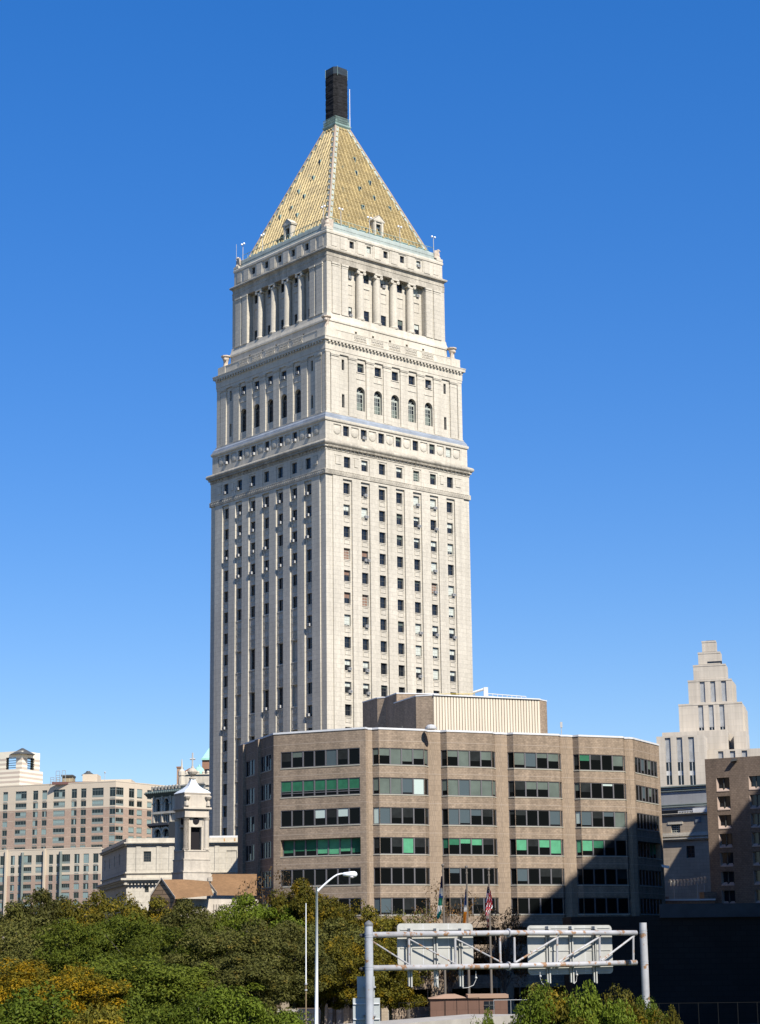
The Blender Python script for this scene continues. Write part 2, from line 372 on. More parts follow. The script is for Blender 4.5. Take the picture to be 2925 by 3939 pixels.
# --- roundel storey
m = MB(); Z0, Z1 = 92.6, 95.85
pan = [2.68]+[(cols[k]+cols[k+1])/2 for k in range(6)]+[W_-2.68]
for F in (R_, L_):
    hs = [(c-.65, c+.65, 93.72, 95.5, .36, 'window') for c in cols]
    m.wall(F, .1, W_-.1, Z0, Z1, [h[:5] for h in hs]+[(p-.84, p+.84, 93.6, 95.52, .14) for p in pan], o=-.1)
    for p in pan:
        m.fquad(F, p-.84, p+.84, -.24, 93.6, 95.52)
        m.lathe(F.pt(p, -.24, 94.56), [(.80, 0), (.78, .05), (.66, .12), (.4, .17), (0, .19)], 16, ax=F.pt(0, 1, 0)-F.pt(0, 0, 0))
    for k, h in enumerate(hs): wins.append((F, h[:4], -.46, 'window', -2, k))
e = .1
m.face((W_-e, e, Z0), (W_-e, W_-e, Z0), (W_-e, W_-e, Z1), (W_-e, e, Z1)); m.face((W_-e, W_-e, Z0), (e, W_-e, Z0), (e, W_-e, Z1), (W_-e, W_-e, Z1))
m.build('roundel_storey', STONE, tower)
m = MB(); m.ring(C_, [(.08, 95.83), (-.08, 95.95), (-.13, 96.15), (-.13, 96.42)], cap=True); m.build('roundel_cornice', STONE_PLAIN, tower)
m = MB(); m.ring(C_, [(0, 96.42), (.08, 96.78), (.14, 96.8), (.16, 96.95), (.40, 97.28), (.42, 97.4)]); m.build('lead_ledge', LEAD, tower)
# --- arched storey
m = MB(); Z0, Z1 = 97.4, 108.65; EW = .8
m.ring(C_, [(.5, 97.38), (.5, 97.6), (.62, 97.62), (.62, 97.7)], cap=False)
arch_wins = []
for F in (R_, L_):
    hs = [(c-.72, c+.72, 105.9, 107.5, .36, 'window') for c in mid]
    ah = [(c-.92, c+.92, 99.02, 103.3, .62, 'arched_window') for c in mid]
    sl = [(c-.29, c+.29, a, b, .36, 'slit_window') for c in (cols[0], cols[6]) for a, b in ((105.6, 107.5), (98.95, 101.3))]
    m.wall(F, .62, W_-.62, Z0, Z1, [h[:5] for h in hs+ah+sl], o=-EW)
    for h in ah:                                        # fill the corners over the arch and build the intrados
        c = (h[0]+h[1])/2; r = .92; zs = h[3]-r; n = 10
        P = [(c+r*math.cos(math.pi*k/n), zs+r*math.sin(math.pi*k/n)) for k in range(n+1)]
        for k in range(n):
            (x0, z0), (x1, z1) = P[k], P[k+1]; cx = h[1] if k < n/2 else h[0]
            m.face(F.pt(x0, -EW, z0), F.pt(x1, -EW, z1), F.pt(cx, -EW, h[3]))
            m.face(F.pt(x0, -EW, z0), F.pt(x0, -EW-.6, z0), F.pt(x1, -EW-.6, z1), F.pt(x1, -EW, z1))
        m.face(F.pt(P[5][0], -EW, P[5][1]), F.pt(h[0], -EW, h[3]), F.pt(h[1], -EW, h[3]))
        wins.append((F, h[:4], -EW-.6, 'arched_window', -3, 0))
        m.fbox(F, h[0]-.05, h[1]+.05, -EW, -EW+.08, 104.55, 104.7)
    for h in hs: wins.append((F, h[:4], -EW-.36, 'window', -3, 0)); m.fbox(F, h[0]-.2, h[1]+.2, -EW, -EW+.1, 105.72, 105.86)
    for h in sl: wins.append((F, h[:4], -EW-.36, 'slit_window', -3, 0))
    for c in [6.56+SPC*k for k in range(6)]+[2.63, W_-2.63]:
        hw = .84
        m.fbox(F, c-hw, c+hw, -EW, -.6, 97.75, 107.1); m.fbox(F, c-hw-.1, c+hw+.1, -EW, -.5, 97.5, 97.75)
        m.fbox(F, c-hw-.03, c+hw+.03, -EW, -.56, 107.1, 107.25); m.fbox(F, c-hw, c+hw, -EW, -.6, 107.25, 107.75); m.fbox(F, c-hw-.08, c+hw+.08, -EW, -.5, 107.75, 107.95); m.fbox(F, c-hw-.14, c+hw+.14, -EW, -.44, 107.95, 108.2)
    for a, b in ((.62, 1.6), (W_-1.6, W_-.62)): m.fbox(F, a, b, -EW, -.62, 97.7, 108.65)
e = .8
m.face((W_-e, e, Z0), (W_-e, W_-e, Z0), (W_-e, W_-e, Z1), (W_-e, e, Z1)); m.face((W_-e, W_-e, Z0), (e, W_-e, Z0), (e, W_-e, Z1), (W_-e, W_-e, Z1))
m.build('arched_storey', STONE, tower)
m = MB(); m.ring(C_, [(.6, 108.2), (.56, 108.24), (.56, 108.68), (.5, 108.7), (.5, 109.75), (.42, 109.85), (.42, 110.2), (.1, 110.28), (.07, 110.7), (.0, 110.85), (0, 110.95), (.72, 111.15), (.72, 111.2)])
for F in (R_, L_):
    d = 1.0
    while d < W_-.8:
        m.fbox(F, d, d+.36, -.42, -.14, 109.95, 110.24); d += .78
m.build('main_cornice', STONE_PLAIN, tower)
m = MB(); m.ring(C_, [(.77, 111.18), (.77, 112.5), (.72, 112.52), (.72, 112.66)])
for F in (R_, L_):
    for c in mid:
        a, b, z0, z1 = c-1.33, c+1.33, 111.52, 112.3
        for k in range(8):
            x = a+(b-a)*k/7.0
        n = 7; st = (b-a)/n
        m.fbox(F, a-.1, b+.1, -.77, -.70, z1, z1+.08); m.fbox(F, a-.1, b+.1, -.77, -.70, z0-.08, z0)
        for k in range(n):
            for s_ in (0, 1):
                x0, x1 = (a+st*k, a+st*(k+1)) if s_ else (a+st*(k+1), a+st*k); t = .09
                m.hexa([F.pt(x0-t, -.7, z0), F.pt(x0+t, -.7, z0), F.pt(x0+t, -.77, z0), F.pt(x0-t, -.77, z0)], [F.pt(x1-t, -.7, z1), F.pt(x1+t, -.7, z1), F.pt(x1+t, -.77, z1), F.pt(x1-t, -.77, z1)])
    for d in (1.9, W_-1.9): m.fbox(F, d-1.1, d+1.1, -.77, -.68, 111.2, 112.55)
m.build('parapet', STONE_PLAIN, tower)
SLOT = mat('slot_shade', (.10, .095, .085), .9)  # dark colour stands in for the shaded gap behind the pierced lattice
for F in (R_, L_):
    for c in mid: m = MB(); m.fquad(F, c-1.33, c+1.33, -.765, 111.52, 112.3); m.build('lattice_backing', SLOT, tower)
# --- podium and colonnade
m = MB(); VENT = [(c+.12, c+.62, 113.35, 113.78, .5) for c in mid]
for F in (R_, L_): m.wall(F, 2.4, W_-2.4, 112.6, 114.75, VENT, o=-2.4)
e = 2.4; Z0, Z1 = 112.6, 114.75
m.face((W_-e, e, Z0), (W_-e, W_-e, Z0), (W_-e, W_-e, Z1), (W_-e, e, Z1)); m.face((W_-e, W_-e, Z0), (e, W_-e, Z0), (e, W_-e, Z1), (W_-e, W_-e, Z1))
m.ring(C_, [(2.3, 114.6), (2.26, 114.64), (2.26, 114.95), (2.42, 115.55), (2.5, 116.1), (2.5, 116.2)])
m.build('podium', STONE_PLAIN, tower)
for F in (R_, L_):
    for h in VENT: m = MB(); m.fquad(F, h[0], h[1], -2.9, h[2], h[3]); m.build('vent', GLASS, tower)
m = MB(); Z0, Z1 = 116.2, 125.62; ER, EB = 2.6, 3.7
for F in (R_, L_):
    m.wall(F, ER, W_-ER, Z0, Z1, [(7.3, W_-7.3, Z0, Z1, EB-ER)], o=-ER)
    th_ = [(c-.62, c+.62, 123.75, 125.5, .2, 'window') for c in mid]; tl = [(c-.62, c+.62, 116.75, 118.6, .2, 'window') for c in mid]
    m.wall(F, 7.3, W_-7.3, Z0, Z1, [h[:5] for h in th_+tl], o=-EB)
    for h in th_: wins.append((F, h[:4], -EB-.2, 'window', -4, 0))
    for h in tl: wins.append((F, h[:4], -EB-.2, 'window', -5, 0))
    for c in mid:
        m.fbox(F, c-.7, c+.7, -EB, -EB+.06, 120.8, 120.95); m.fbox(F, c-.7, c+.7, -EB, -EB+.12, 122.6, 122.75); m.fbox(F, c-.7, c-.6, -EB, -EB+.06, 120.95, 122.6); m.fbox(F, c+.6, c+.7, -EB, -EB+.06, 120.95, 122.6)
    for a, b in ((3.7, 5.35), (5.85, 7.25), (W_-5.35, W_-3.7), (W_-7.25, W_-5.85)):
        m.fbox(F, a, b, -ER, -ER+.16, 116.5, 124.9); m.fbox(F, a-.08, b+.08, -ER, -ER+.22, 116.2, 116.5); m.fbox(F, a-.05, b+.05, -ER, -ER+.2, 124.9, 125.1); m.fbox(F, a-.1, b+.1, -ER, -ER+.26, 125.25, 125.6); m.fbox(F, a, b, -ER, -ER+.16, 125.1, 125.25)
e = ER
m.face((W_-e, e, Z0), (W_-e, W_-e, Z0), (W_-e, W_-e, Z1), (W_-e, e, Z1)); m.face((W_-e, W_-e, Z0), (e, W_-e, Z0), (e, W_-e, Z1), (W_-e, W_-e, Z1))
m.build('colonnade_storey', STONE, tower)
for F in (R_, L_):
    for k in range(4):
        d = C_+(k-1.5)*SPC; m = MB(); b_ = F.pt(d, -ER-.62, 0)
        m.lathe((b_.x, b_.y, 116.2), [(.86, 0), (.86, .14), (.92, .2), (.88, .36), (.76, .42), (.74, .6), (.74, 3), (.70, 6), (.64, 8.35), (.70, 8.45), (.66, 8.55), (.66, 8.75)], 16)
        m.fbox(F, d-.85, d+.85, -ER-1.35, -ER+.12, 125.3, 125.61)
        for s_ in (-1, 1):
            q = F.pt(d+s_*.68, -ER-1.2, 125.03); ax = F.pt(0, 1, 0)-F.pt(0, 0, 0)
            m.lathe(q, [(.34, 0), (.34, .12), (.22, .2), (.22, 1.0), (.34, 1.1), (.34, 1.24), (.16, 1.26), (.12, 1.3)], 10, ax=ax)
        m.build('column', STONE_PLAIN, tower)
m = MB(); m.ring(C_, [(2.62, 125.6), (2.56, 125.62), (2.56, 126.6), (2.5, 126.64), (2.5, 126.75), (2.6, 126.78), (2.6, 127.3), (2.5, 127.45), (2.4, 127.6), (2.18, 127.66), (2.14, 127.9), (2.2, 128.02), (2.75, 128.3), (2.75, 128.4)])
m.build('colonnade_cornice', STONE_DIRTY, tower)
m = MB(); Z0, Z1 = 128.35, 130.9
for F in (R_, L_):
    hs = [(c-.5, c+.5, 129.2, 130.5, .36, 'window') for c in mid]
    rec = [(c-.95, c+.95, 128.55, 130.75, .1) for c in mid]
    m.wall(F, 2.8, W_-2.8, Z0, Z1, rec, o=-2.8)
    for h in hs: m.wall(F, h[0]-.45, h[1]+.45, 128.55, 130.75, [h[:5]], o=-2.9); wins.append((F, h[:4], -3.26, 'window', -6, 0))
    for c in [6.56+SPC*k for k in range(6)]: m.fbox(F, c-.75, c+.75, -2.8, -2.72, 128.5, 130.75)
    for c in (4.4, W_-4.4): m.fbox(F, c-.6, c+.6, -2.8, -2.74, 128.7, 130.6)
e = 2.8
m.face((W_-e, e, Z0), (W_-e, W_-e, Z0), (W_-e, W_-e, Z1), (W_-e, e, Z1)); m.face((W_-e, W_-e, Z0), (e, W_-e, Z0), (e, W_-e, Z1), (W_-e, W_-e, Z1))
m.build('attic', STONE, tower)
m = MB(); m.ring(C_, [(2.8, 130.85), (2.68, 130.92), (2.66, 131.3), (2.75, 131.5), (2.9, 131.6), (2.9, 131.65)]); m.build('attic_cap', STONE_PLAIN, tower)
m = MB(); m.ring(C_, [(3.15, 131.62), (3.2, 132.3), (3.15, 132.34), (3.2, 132.95), (3.5, 133.1), (3.6, 133.25)]); m.build('copper_gutter', COPPER_PALE, tower)
m = MB(); m.ring(C_, [(3.6, 133.2), (4.4, 133.5), (4.45, 133.9), (4.85, 134.2), (5.0, 134.25)])
for F in (R_, L_):
    m.tube([F.pt(3.9, -3.9, 134.35), F.pt(W_-3.9, -3.9, 134.35)], .05, 6)
    for k in range(17): d = 3.9+(W_-7.8)*k/16; m.tube([F.pt(d, -3.9, 133.2), F.pt(d, -3.9, 134.35)], .04, 5)
m.build('copper_eaves', COPPER, tower)
# --- pyramid roof
ZB, ZT, EB0, ET0 = 133.95, 158.3, 4.82, 14.75
def hwz(z): return C_-(EB0+(ET0-EB0)*(z-ZB)/(ZT-ZB))
m = MB(); m.ring(C_, [(EB0, ZB), (ET0, ZT)]); m.build('pyramid_roof', GOLD, tower)
sl_ = (ET0-EB0)/(ZT-ZB); nz = Vector((1, sl_)).normalized()      # outward and upward components of the roof normal
def RP(F, t, z, lift=0.0):
    e = C_-hwz(z); return F.pt(C_+t, -e+lift*nz.x, z+lift*nz.y)
class LocalRb: 
    L = 32.8
    def pt(s, d, o, z): return Vector((W_+o, d, z))
m = MB(); rows_ = 21
for F in (R_, L_, LocalRb()):
    n = 27; step = 2*hwz(ZB)/n
    for k in range(n):
        t = -hwz(ZB)+step*(k+.5); lim = abs(t)+.75
        if lim > hwz(ZB)-.1: continue
        zt = min(ZB+(hwz(ZB)-lim)/(hwz(ZB)-hwz(ZT))*(ZT-ZB), ZT-.9)
        z = ZB
        while z < zt-.05:                                # overlapping tiles stepping up the rib
            z2 = min(z+1.3, zt); w2 = .19
            m.hexa([RP(F, t-w2, z, 0), RP(F, t-w2*.5, z, .27), RP(F, t+w2*.5, z, .27), RP(F, t+w2, z, 0)], [RP(F, t-w2, z2, 0), RP(F, t-w2*.5, z2, .22), RP(F, t+w2*.5, z2, .22), RP(F, t+w2, z2, 0)])
            z = z2
    for k in range(1, rows_):
        z = ZB+(ZT-ZB)*k/rows_; hw = hwz(z)-.7
        if hw < .3: continue
        m.hexa([RP(F, -hw, z-.06, 0), RP(F, -hw, z-.06, .07), RP(F, hw, z-.06, .07), RP(F, hw, z-.06, 0)], [RP(F, -hw, z+.06, 0), RP(F, -hw, z+.06, .05), RP(F, hw, z+.06, .05), RP(F, hw, z+.06, 0)])
m.build('roof_ribs', GOLD_RIB, tower)
def hippt(sx, sy, z, out=0.0):
    h = hwz(z)+out; return Vector((C_+sx*h, C_+sy*h, z+out*.4))
m = MB(); m2 = MB()
for sx, sy in ((-1, -1), (1, -1), (-1, 1)):
    m.tube([hippt(sx, sy, ZB, .05), hippt(sx, sy, ZT, .05)], .2, 8)
for F in (R_, L_):
    for s_ in (-1, 1):
        m2.hexa([RP(F, s_*hwz(ZB), ZB, .0), RP(F, s_*(hwz(ZB)-.75), ZB, 0), RP(F, s_*(hwz(ZB)-.75), ZB, .12), RP(F, s_*hwz(ZB), ZB, .12)], [RP(F, s_*hwz(ZT), ZT, .0), RP(F, s_*(hwz(ZT)-.75), ZT, 0), RP(F, s_*(hwz(ZT)-.75), ZT, .12), RP(F, s_*hwz(ZT), ZT, .12)])
m.build('hip_ridges', HIPSTONE, tower); m2.build('hip_flashings', HIPCOP, tower)
m = MB(); m.ball((0, 0, 0), .2, 7); boss = m.build('gilt_boss', GOLD_RIB, tower); nbs = 0
def add_boss(p):
    global nbs
    b_ = boss if nbs == 0 else boss.copy()
    if nbs: COL.objects.link(b_); b_.parent = tower
    b_.location = p; nbs += 1
for F in (R_, L_):
    for s_ in (-1, 1):
        for k in range(17):
            z = ZB+1.0+(ZT-ZB-2.5)*k/16; add_boss(RP(F, s_*(hwz(z)-.40), z, .16))
    k = 0; d = 5.2
    while d < W_-5: add_boss(F.pt(d, -4.3, 133.75)); d += 2.0
for F, spots in ((R_, [(.2, 150.6), (-.55, 147.3), (2.3, 145.9), (-.9, 143.6), (2.0, 142.4), (5.3, 141.0), (-1.7, 139.3)]), (L_, [(-1.3, 149.8), (-.9, 146.4), (2.5, 144.6), (-.2, 142.6), (2.7, 141.1), (5.8, 140.2), (-.1, 138.6)])):
    for t, z in spots:
        e = C_-hwz(z); m = MB(); e2 = C_-hwz(z+.95)
        a = [F.pt(C_+t-.26, -e+.12, z), F.pt(C_+t+.26, -e+.12, z), F.pt(C_+t+.26, -e2-.1, z), F.pt(C_+t-.26, -e2-.1, z)]
        b = [F.pt(C_+t-.26, -e+.12, z+.85), F.pt(C_+t+.26, -e+.12, z+.85), F.pt(C_+t+.26, -e2-.1, z+1.0), F.pt(C_+t-.26, -e2-.1, z+1.0)]
        m.hexa(a, b); o_ = m.build('roof_vent', COPPER, tower); m = MB(); m.fquad(F, C_+t-.18, C_+t+.18, -e+.125, z+.05, z+.78); m.build('opening', GLASS, o_)
# dormers
for F in (R_, L_):
    m = MB(); d0, d1, ef, zb, zt = C_-1.15, C_+1.15, 4.75, 133.9, 136.6
    m.wall(F, d0, d1, zb, zt, [(C_-.55, C_+.55, 134.0, 136.2, .5)], o=-ef, back=False)
    for s_ in (d0, d1): m.face(F.pt(s_, -ef, zb), F.pt(s_, -8.5, zb), F.pt(s_, -8.5, zt), F.pt(s_, -ef, zt))
    m.hexa([F.pt(d0-.15, -ef+.2, zt), F.pt(d1+.15, -ef+.2, zt), F.pt(d1+.15, -8.5, zt), F.pt(d0-.15, -8.5, zt)], [F.pt(d0-.2, -ef+.25, zt+.22), F.pt(d1+.2, -ef+.25, zt+.22), F.pt(d1+.2, -8.5, zt+.22), F.pt(d0-.2, -8.5, zt+.22)])
    A_, B_, Cp = (d0-.2, zt+.22), (d1+.2, zt+.22), (C_, zt+1.25)
    for o in (-ef+.2, ): m.face(F.pt(A_[0], o, A_[1]), F.pt(B_[0], o, B_[1]), F.pt(Cp[0], o, Cp[1]))
    m.face(F.pt(A_[0], -ef+.28, A_[1]+.05), F.pt(Cp[0], -ef+.28, Cp[1]+.1), F.pt(Cp[0], -8.5, Cp[1]+.1), F.pt(A_[0], -8.5, A_[1]+.05)); m.face(F.pt(B_[0], -ef+.28, B_[1]+.05), F.pt(B_[0], -8.5, B_[1]+.05), F.pt(Cp[0], -8.5, Cp[1]+.1), F.pt(Cp[0], -ef+.28, Cp[1]+.1))
    for s_ in (-1, 1): m.fbox(F, C_+s_*.85-.2, C_+s_*.85+.2, -ef, -ef+.14, zb, zt)
    dm = m.build('dormer', STONE_PLAIN, tower)
    window(F, (C_-.55, C_+.55, 134.0, 136.2), -ef-.45, dm, nv=1, nh=2, blind=(.3, BL_BLUE) if F is R_ else None)
# crown platform, railing, shrouded lantern, mast
m = MB(); m.ring(C_, [(14.9, 157.3), (14.6, 157.5), (14.55, 158.2), (14.75, 158.3)])
for F in (R_, L_):
    for k in range(5): m.ball(F.pt(C_-1.4+.7*k, -14.55, 157.9), .2, 7)
m.build('gilt_collar', GOLD_RIB, tower)
m = MB(); m.ring(C_, [(14.75, 158.3), (14.5, 158.65), (14.48, 158.95), (14.7, 159.0)]); m.build('platform', COPPER, tower)
m = MB()
for F in (R_, L_, LocalRb()):
    for z in (159.35, 159.8, 160.3): m.tube([F.pt(C_-1.75, -14.65, z), F.pt(C_+1.75, -14.65, z)], .05, 5)
    for k in range(15): d = C_-1.75+3.5*k/14; m.tube([F.pt(d, -14.65, 158.9), F.pt(d, -14.65, 160.3)], .045, 5)
    m.fquad(F, C_-1.72, C_+1.72, -14.70, 159.0, 159.75)
m.build('platform_railing', COPPER, tower)
m = MB(); rnd = random.Random(2); hs_, ch = 1.72, .58
oc = [(-hs_+ch, -hs_), (hs_-ch, -hs_), (hs_, -hs_+ch), (hs_, hs_-ch), (hs_-ch, hs_), (-hs_+ch, hs_), (-hs_, hs_-ch), (-hs_, -hs_+ch)]
prev = None; nz_ = 44
for i in range(nz_+1):
    z = 158.9+10.1*i/nz_; base_k = [rnd.uniform(-.05, .05) for _ in range(8)]; tie = .05 if i % 6 == 0 else 0
    q = []
    for k in range(8):
        (x0, y0), (x1, y1) = oc[k], oc[(k+1) % 8]
        for f in (0, .25, .5, .75):
            b_ = (.02*math.sin(math.pi*((i % 6)/6)))*(1 if f else .4)+rnd.uniform(-.035, .035)-tie*.6
            x, y = x0+(x1-x0)*f, y0+(y1-y0)*f; s_ = 1+b_/1.7; q.append((C_+x*s_, C_+y*s_, z+rnd.uniform(-.05, .05)))
    if prev:
        for k in range(32): m.face(prev[k], prev[(k+1) % 32], q[(k+1) % 32], q[k])
    prev = q
m.face(*prev); sh = m.build('shrouded_pinnacle', SHROUD, tower)
m = MB(); m.prism([(C_+x*1.0, C_+y*1.0) for x, y in oc], 168.9, 170.4); nb = m.build('netting_band', NETTING, sh)
for x, y in oc[::2]: m = MB(); m.tube([(C_+x*1.01, C_+y*1.01, 168.6), (C_+x*1.01, C_+y*1.01, 170.55)], .035, 5); m.build('scaffold_pipe', COPPER, sh)
m = MB(); m.tube([(C_+1.75, C_-1.75, 158.9), (C_+1.75, C_-1.75, 161)], .07, 6); m.tube([(C_+1.75, C_-1.75, 161), (C_+1.75, C_-1.75, 166.6)], .06, 6); m.build('white_mast', WHITE, tower)
# corner eagles and urns
EAG = mat('carved_stone', (.52, .43, .34), .9, noise=.25, nscale=1.5, fine=.15)
for x, y, z in ((3.45, 3.45, 132.0), (W_-3.45, 3.45, 132.0), (3.45, W_-3.45, 132.0)):
    m = MB(); m.box(x-.75, x+.75, y-.75, y+.75, 131.55, 132.0); m.build('eagle_plinth', STONE_PLAIN, tower); m = MB(); sx = 1 if x > C_ else -1; sy = 1 if y > C_ else -1; dv = Vector((sx, sy, 0)).normalized(); sd = Vector((-dv.y, dv.x, 0)); c0 = Vector((x, y, z))
    m.lathe(c0, [(.75, 0), (.72, .3), (.5, .5), (.55, .9), (.45, 1.4), (.25, 1.65)], 10)
    m.ball(c0+dv*.25+Vector((0, 0, 1.75)), .3, 8); m.lathe(c0+dv*.45+Vector((0, 0, 1.72)), [(.12, 0), (.02, .3)], 6, ax=dv-Vector((0, 0, .5)))
    for s_ in (-1, 1):
        a = [c0+sd*s_*.3+dv*.3+Vector((0, 0, .2)), c0+sd*s_*1.0-dv*.25+Vector((0, 0, .1)), c0+sd*s_*1.0-dv*.45+Vector((0, 0, .1)), c0+sd*s_*.3-dv*.2+Vector((0, 0, .2))]
        b = [c0+sd*s_*.4+dv*.4+Vector((0, 0, 1.6)), c0+sd*s_*1.1-dv*.1+Vector((0, 0, 1.5)), c0+sd*s_*1.1-dv*.4+Vector((0, 0, 1.5)), c0+sd*s_*.4-dv*.1+Vector((0, 0, 1.7))]
        m.hexa(a, b)
    m.build('stone_eagle', EAG, tower)
for x, y in ((1.75, 1.75), (W_-1.75, 1.75), (1.75, W_-1.75)):
    m = MB(); m.lathe((x, y, 112.6), [(.75, 0), (.72, .25), (.5, .3), (.42, .8), (.45, 1.3), (.62, 1.7), (.66, 2.0), (.9, 2.15), (.9, 2.35), (.4, 2.42)], 8, rot=.39)
    m.ball((x-.5 if x < C_ else x+.1, y-.5, 114.2), .3, 7); m.build('parapet_finial', EAG, tower)
for F, ds in ((R_, (6.6, 13.2, 20.4, 28.6)), (L_, (4.6, 22.3, 28.3))):
    for d in ds:
        m = MB(); m.tube([F.pt(d, -3.5, 133.0), F.pt(d, -3.5, 136.0)], .06, 6); lp = m.build('roof_lamp', ACM, tower)
        m = MB()
        for s_ in (-.42, .42): m.ball(F.pt(d+s_*.8, -3.5, 136.3), .21, 8)
        m.build('globe', mat('opal_globe', (.75, .76, .78), .3) if 'opal_globe' not in bpy.data.materials else bpy.data.materials['opal_globe'], lp)
m = MB(); m.tube([L_.pt(30.2, -3.4, 132.8), L_.pt(30.2, -3.4, 136.8)], .04, 5); m.build('whip_aerial', ACM, tower)
# --- windows of the tower
def blindfor(r):
    return (r.choice((.3, .45, .5, .6, .8, 1.0)), BLIND if r.random() < .8 else BLIND_RED)
rb = random.Random(11); cnt = 0; ms = MB()
PALEW = [(0, -3), ]
BR = {(0, 1): .55, (0, 3): 1, (1, 1): .9, (4, 0): .9, (5, 0): .7, (4, 1): .3, (6, 2): .7, (5, 3): .9, (6, 4): .9, (5, 4): .9, (6, 1): .45, (5, 6): .5, (6, 5): .8, (0, 6): .9, (4, 6): .9, (1, 3): .5, (0, 4): .4, (0, 5): .5, (1, 5): 1, (5, 7): .8, (4, 7): .9, (6, 7): .5, (6, 6): .5, (4, 8): .5, (5, 8): .9, (6, 8): .4, (0, 8): .5, (1, 8): .6, (0, 9): .4, (1, 9): .4, (4, 2): .3, (5, 2): .5}
def visible(i, j): return i <= (10 if j == 0 else 9 if j < 3 else 8)
for F, h, o, kind, i, j in wins:
    if kind == 'arched_window':
        m = MB(); c = (h[0]+h[1])/2; win_geo(m, F, (h[0], h[1], h[2], 102.2), o, 1, 3, .12); m.fbox(F, h[0], h[1], o, o+.08, 102.2, 102.42)
        for k in range(1, 4): a = math.pi*k/4; m.tube([F.pt(c, o+.03, 102.4), F.pt(c+.9*math.cos(a), o+.03, 102.4+.9*math.sin(a))], .04, 4)
        m.fbox(F, c-.28, c-.2, o, o+.06, h[2], 102.2); m.fbox(F, c+.2, c+.28, o, o+.06, h[2], 102.2)
        w1 = m.build('arched_window', FRAME if F is L_ else FRAME_PALE, tower); m = MB(); m.fquad(F, h[0], h[1], o+.012, h[2], h[3]); m.build('pane', GLASS, w1)
        if F is R_: m = MB(); m.fquad(F, c-.6, c+.6, o+.025, h[2]+.3, h[2]+.3+2.2*rb.uniform(.5, 1)); m.build('blind', BL_SAGE, w1)
    elif kind == 'slit_window': window(F, h, o, tower, nv=0, nh=2, bar=.05, name='slit_window')
    elif kind == 'tall_window':
        if h[3] > 20: window(F, h, o, tower, nv=1, nh=4, name='tall_window')
    else:
        bl = None
        if i >= 0:
            if F is R_ and (j, i) in BR: bl = (BR[(j, i)], BLIND_RED if (j, i) in ((0, 3), (1, 5), (5, 4), (0, 4), (1, 3), (0, 5)) else BLIND)
            elif F is R_ and rb.random() < .12: bl = (rb.choice((.2, .35)), BL_SAGE)
        elif F is R_ and rb.random() < (.8 if i == -5 else .4): bl = (rb.choice((.35, .5, .9)), BLIND if rb.random() < .7 else BL_SAGE)
        if F is R_ and cnt < 100 and (i < 0 or visible(i, j)):
            cnt += 1; window(F, h, o, tower, fr=FRAME_PALE if bl and bl[0] > .6 else FRAME, nv=1, nh=3 if bl and bl[0] > .6 else 1, blind=bl)
        elif h[3] > 20: win_stuff(ms, F, h, o, 1, 1, bl[0] if bl else 0)
tag(ms.build('windows', [GLASS, FRAME, BLIND], tower), kind='stuff')
# --- window air conditioners
m = MB(); m.box(-.32, .32, -.36, .1, 0, .46); m.mi = 1; m.box(-.25, .25, -.37, -.36, .07, .4); m.mi = 0
ac0 = None
def add_ac(F, d, o, z):
    global ac0
    if ac0 is None: ac0 = m_ac.build('air_conditioner', [ACM, ACG], tower); a = ac0
    else: a = ac0.copy(); COL.objects.link(a); a.parent = tower
    a.location = F.pt(d, o, z); a.rotation_euler = (0, 0, 0 if F is R_ else -math.pi/2)
m_ac = m
for c, i, dx in [(0, 8, .2), (0, 9, .3), (1, 0, .1), (1, 1, .25), (1, 3, .1), (1, 3, .5), (1, 6, .1), (1, 8, .1), (1, 9, .3), (4, 0, .2), (4, 1, .4), (4, 6, .4), (4, 8, .1), (5, 0, .3), (5, 1, .5), (5, 3, .1), (5, 4, .1), (5, 6, .2), (6, 4, .4), (6, 6, .4)]:
    add_ac(R_, cols[c]+dx, -.06, rowtop(i)-1.85)
for c, i, dx in [(0, 0, .3), (1, 0, -.1), (2, 0, .2), (3, 0, .3), (4, 0, .3), (5, 0, -.2), (0, 1, .1), (1, 1, .2), (2, 1, -.1), (4, 1, -.1), (5, 1, -.2), (0, 2, .3), (1, 2, .3), (3, 2, .3), (4, 2, -.2), (5, 2, .2), (6, 2, -.2), (1, 3, -.1), (2, 3, -.1), (3, 3, -.1), (4, 3, .3), (5, 3, .2), (0, 6, -.1), (0, 10, .2), (6, 10, .2)]:
    add_ac(L_, cols[c]+dx, -.04, rowtop(i)-1.85)
for c, i in ((3, 9), (2, 9)): add_ac(L_, cols[c], -.04, rowtop(i)-3.45)
for k in range(7): add_ac(L_, cols[k]+random.uniform(-.2, .2), -.1, 93.75)
for k in (4, 5, 6): add_ac(L_, cols[k]+.2, .1, 88.2)
for k in range(5): add_ac(L_, mid[k]-.2, -.85, 105.95)
add_ac(R_, mid[0]+.1, -3.75, 123.8); add_ac(R_, mid[2]+.1, -3.75, 123.8); add_ac(R_, mid[4]+.3, -3.75, 123.8); add_ac(R_, mid[0]+.2, -3.75, 116.8); add_ac(R_, mid[4], -2.95, 129.25); add_ac(R_, cols[1]-.1, -.1, 93.75); add_ac(R_, mid[4]+.1, -.85, 105.95)
for k in (1, 3): add_ac(L_, mid[k], -3.75, 123.8)
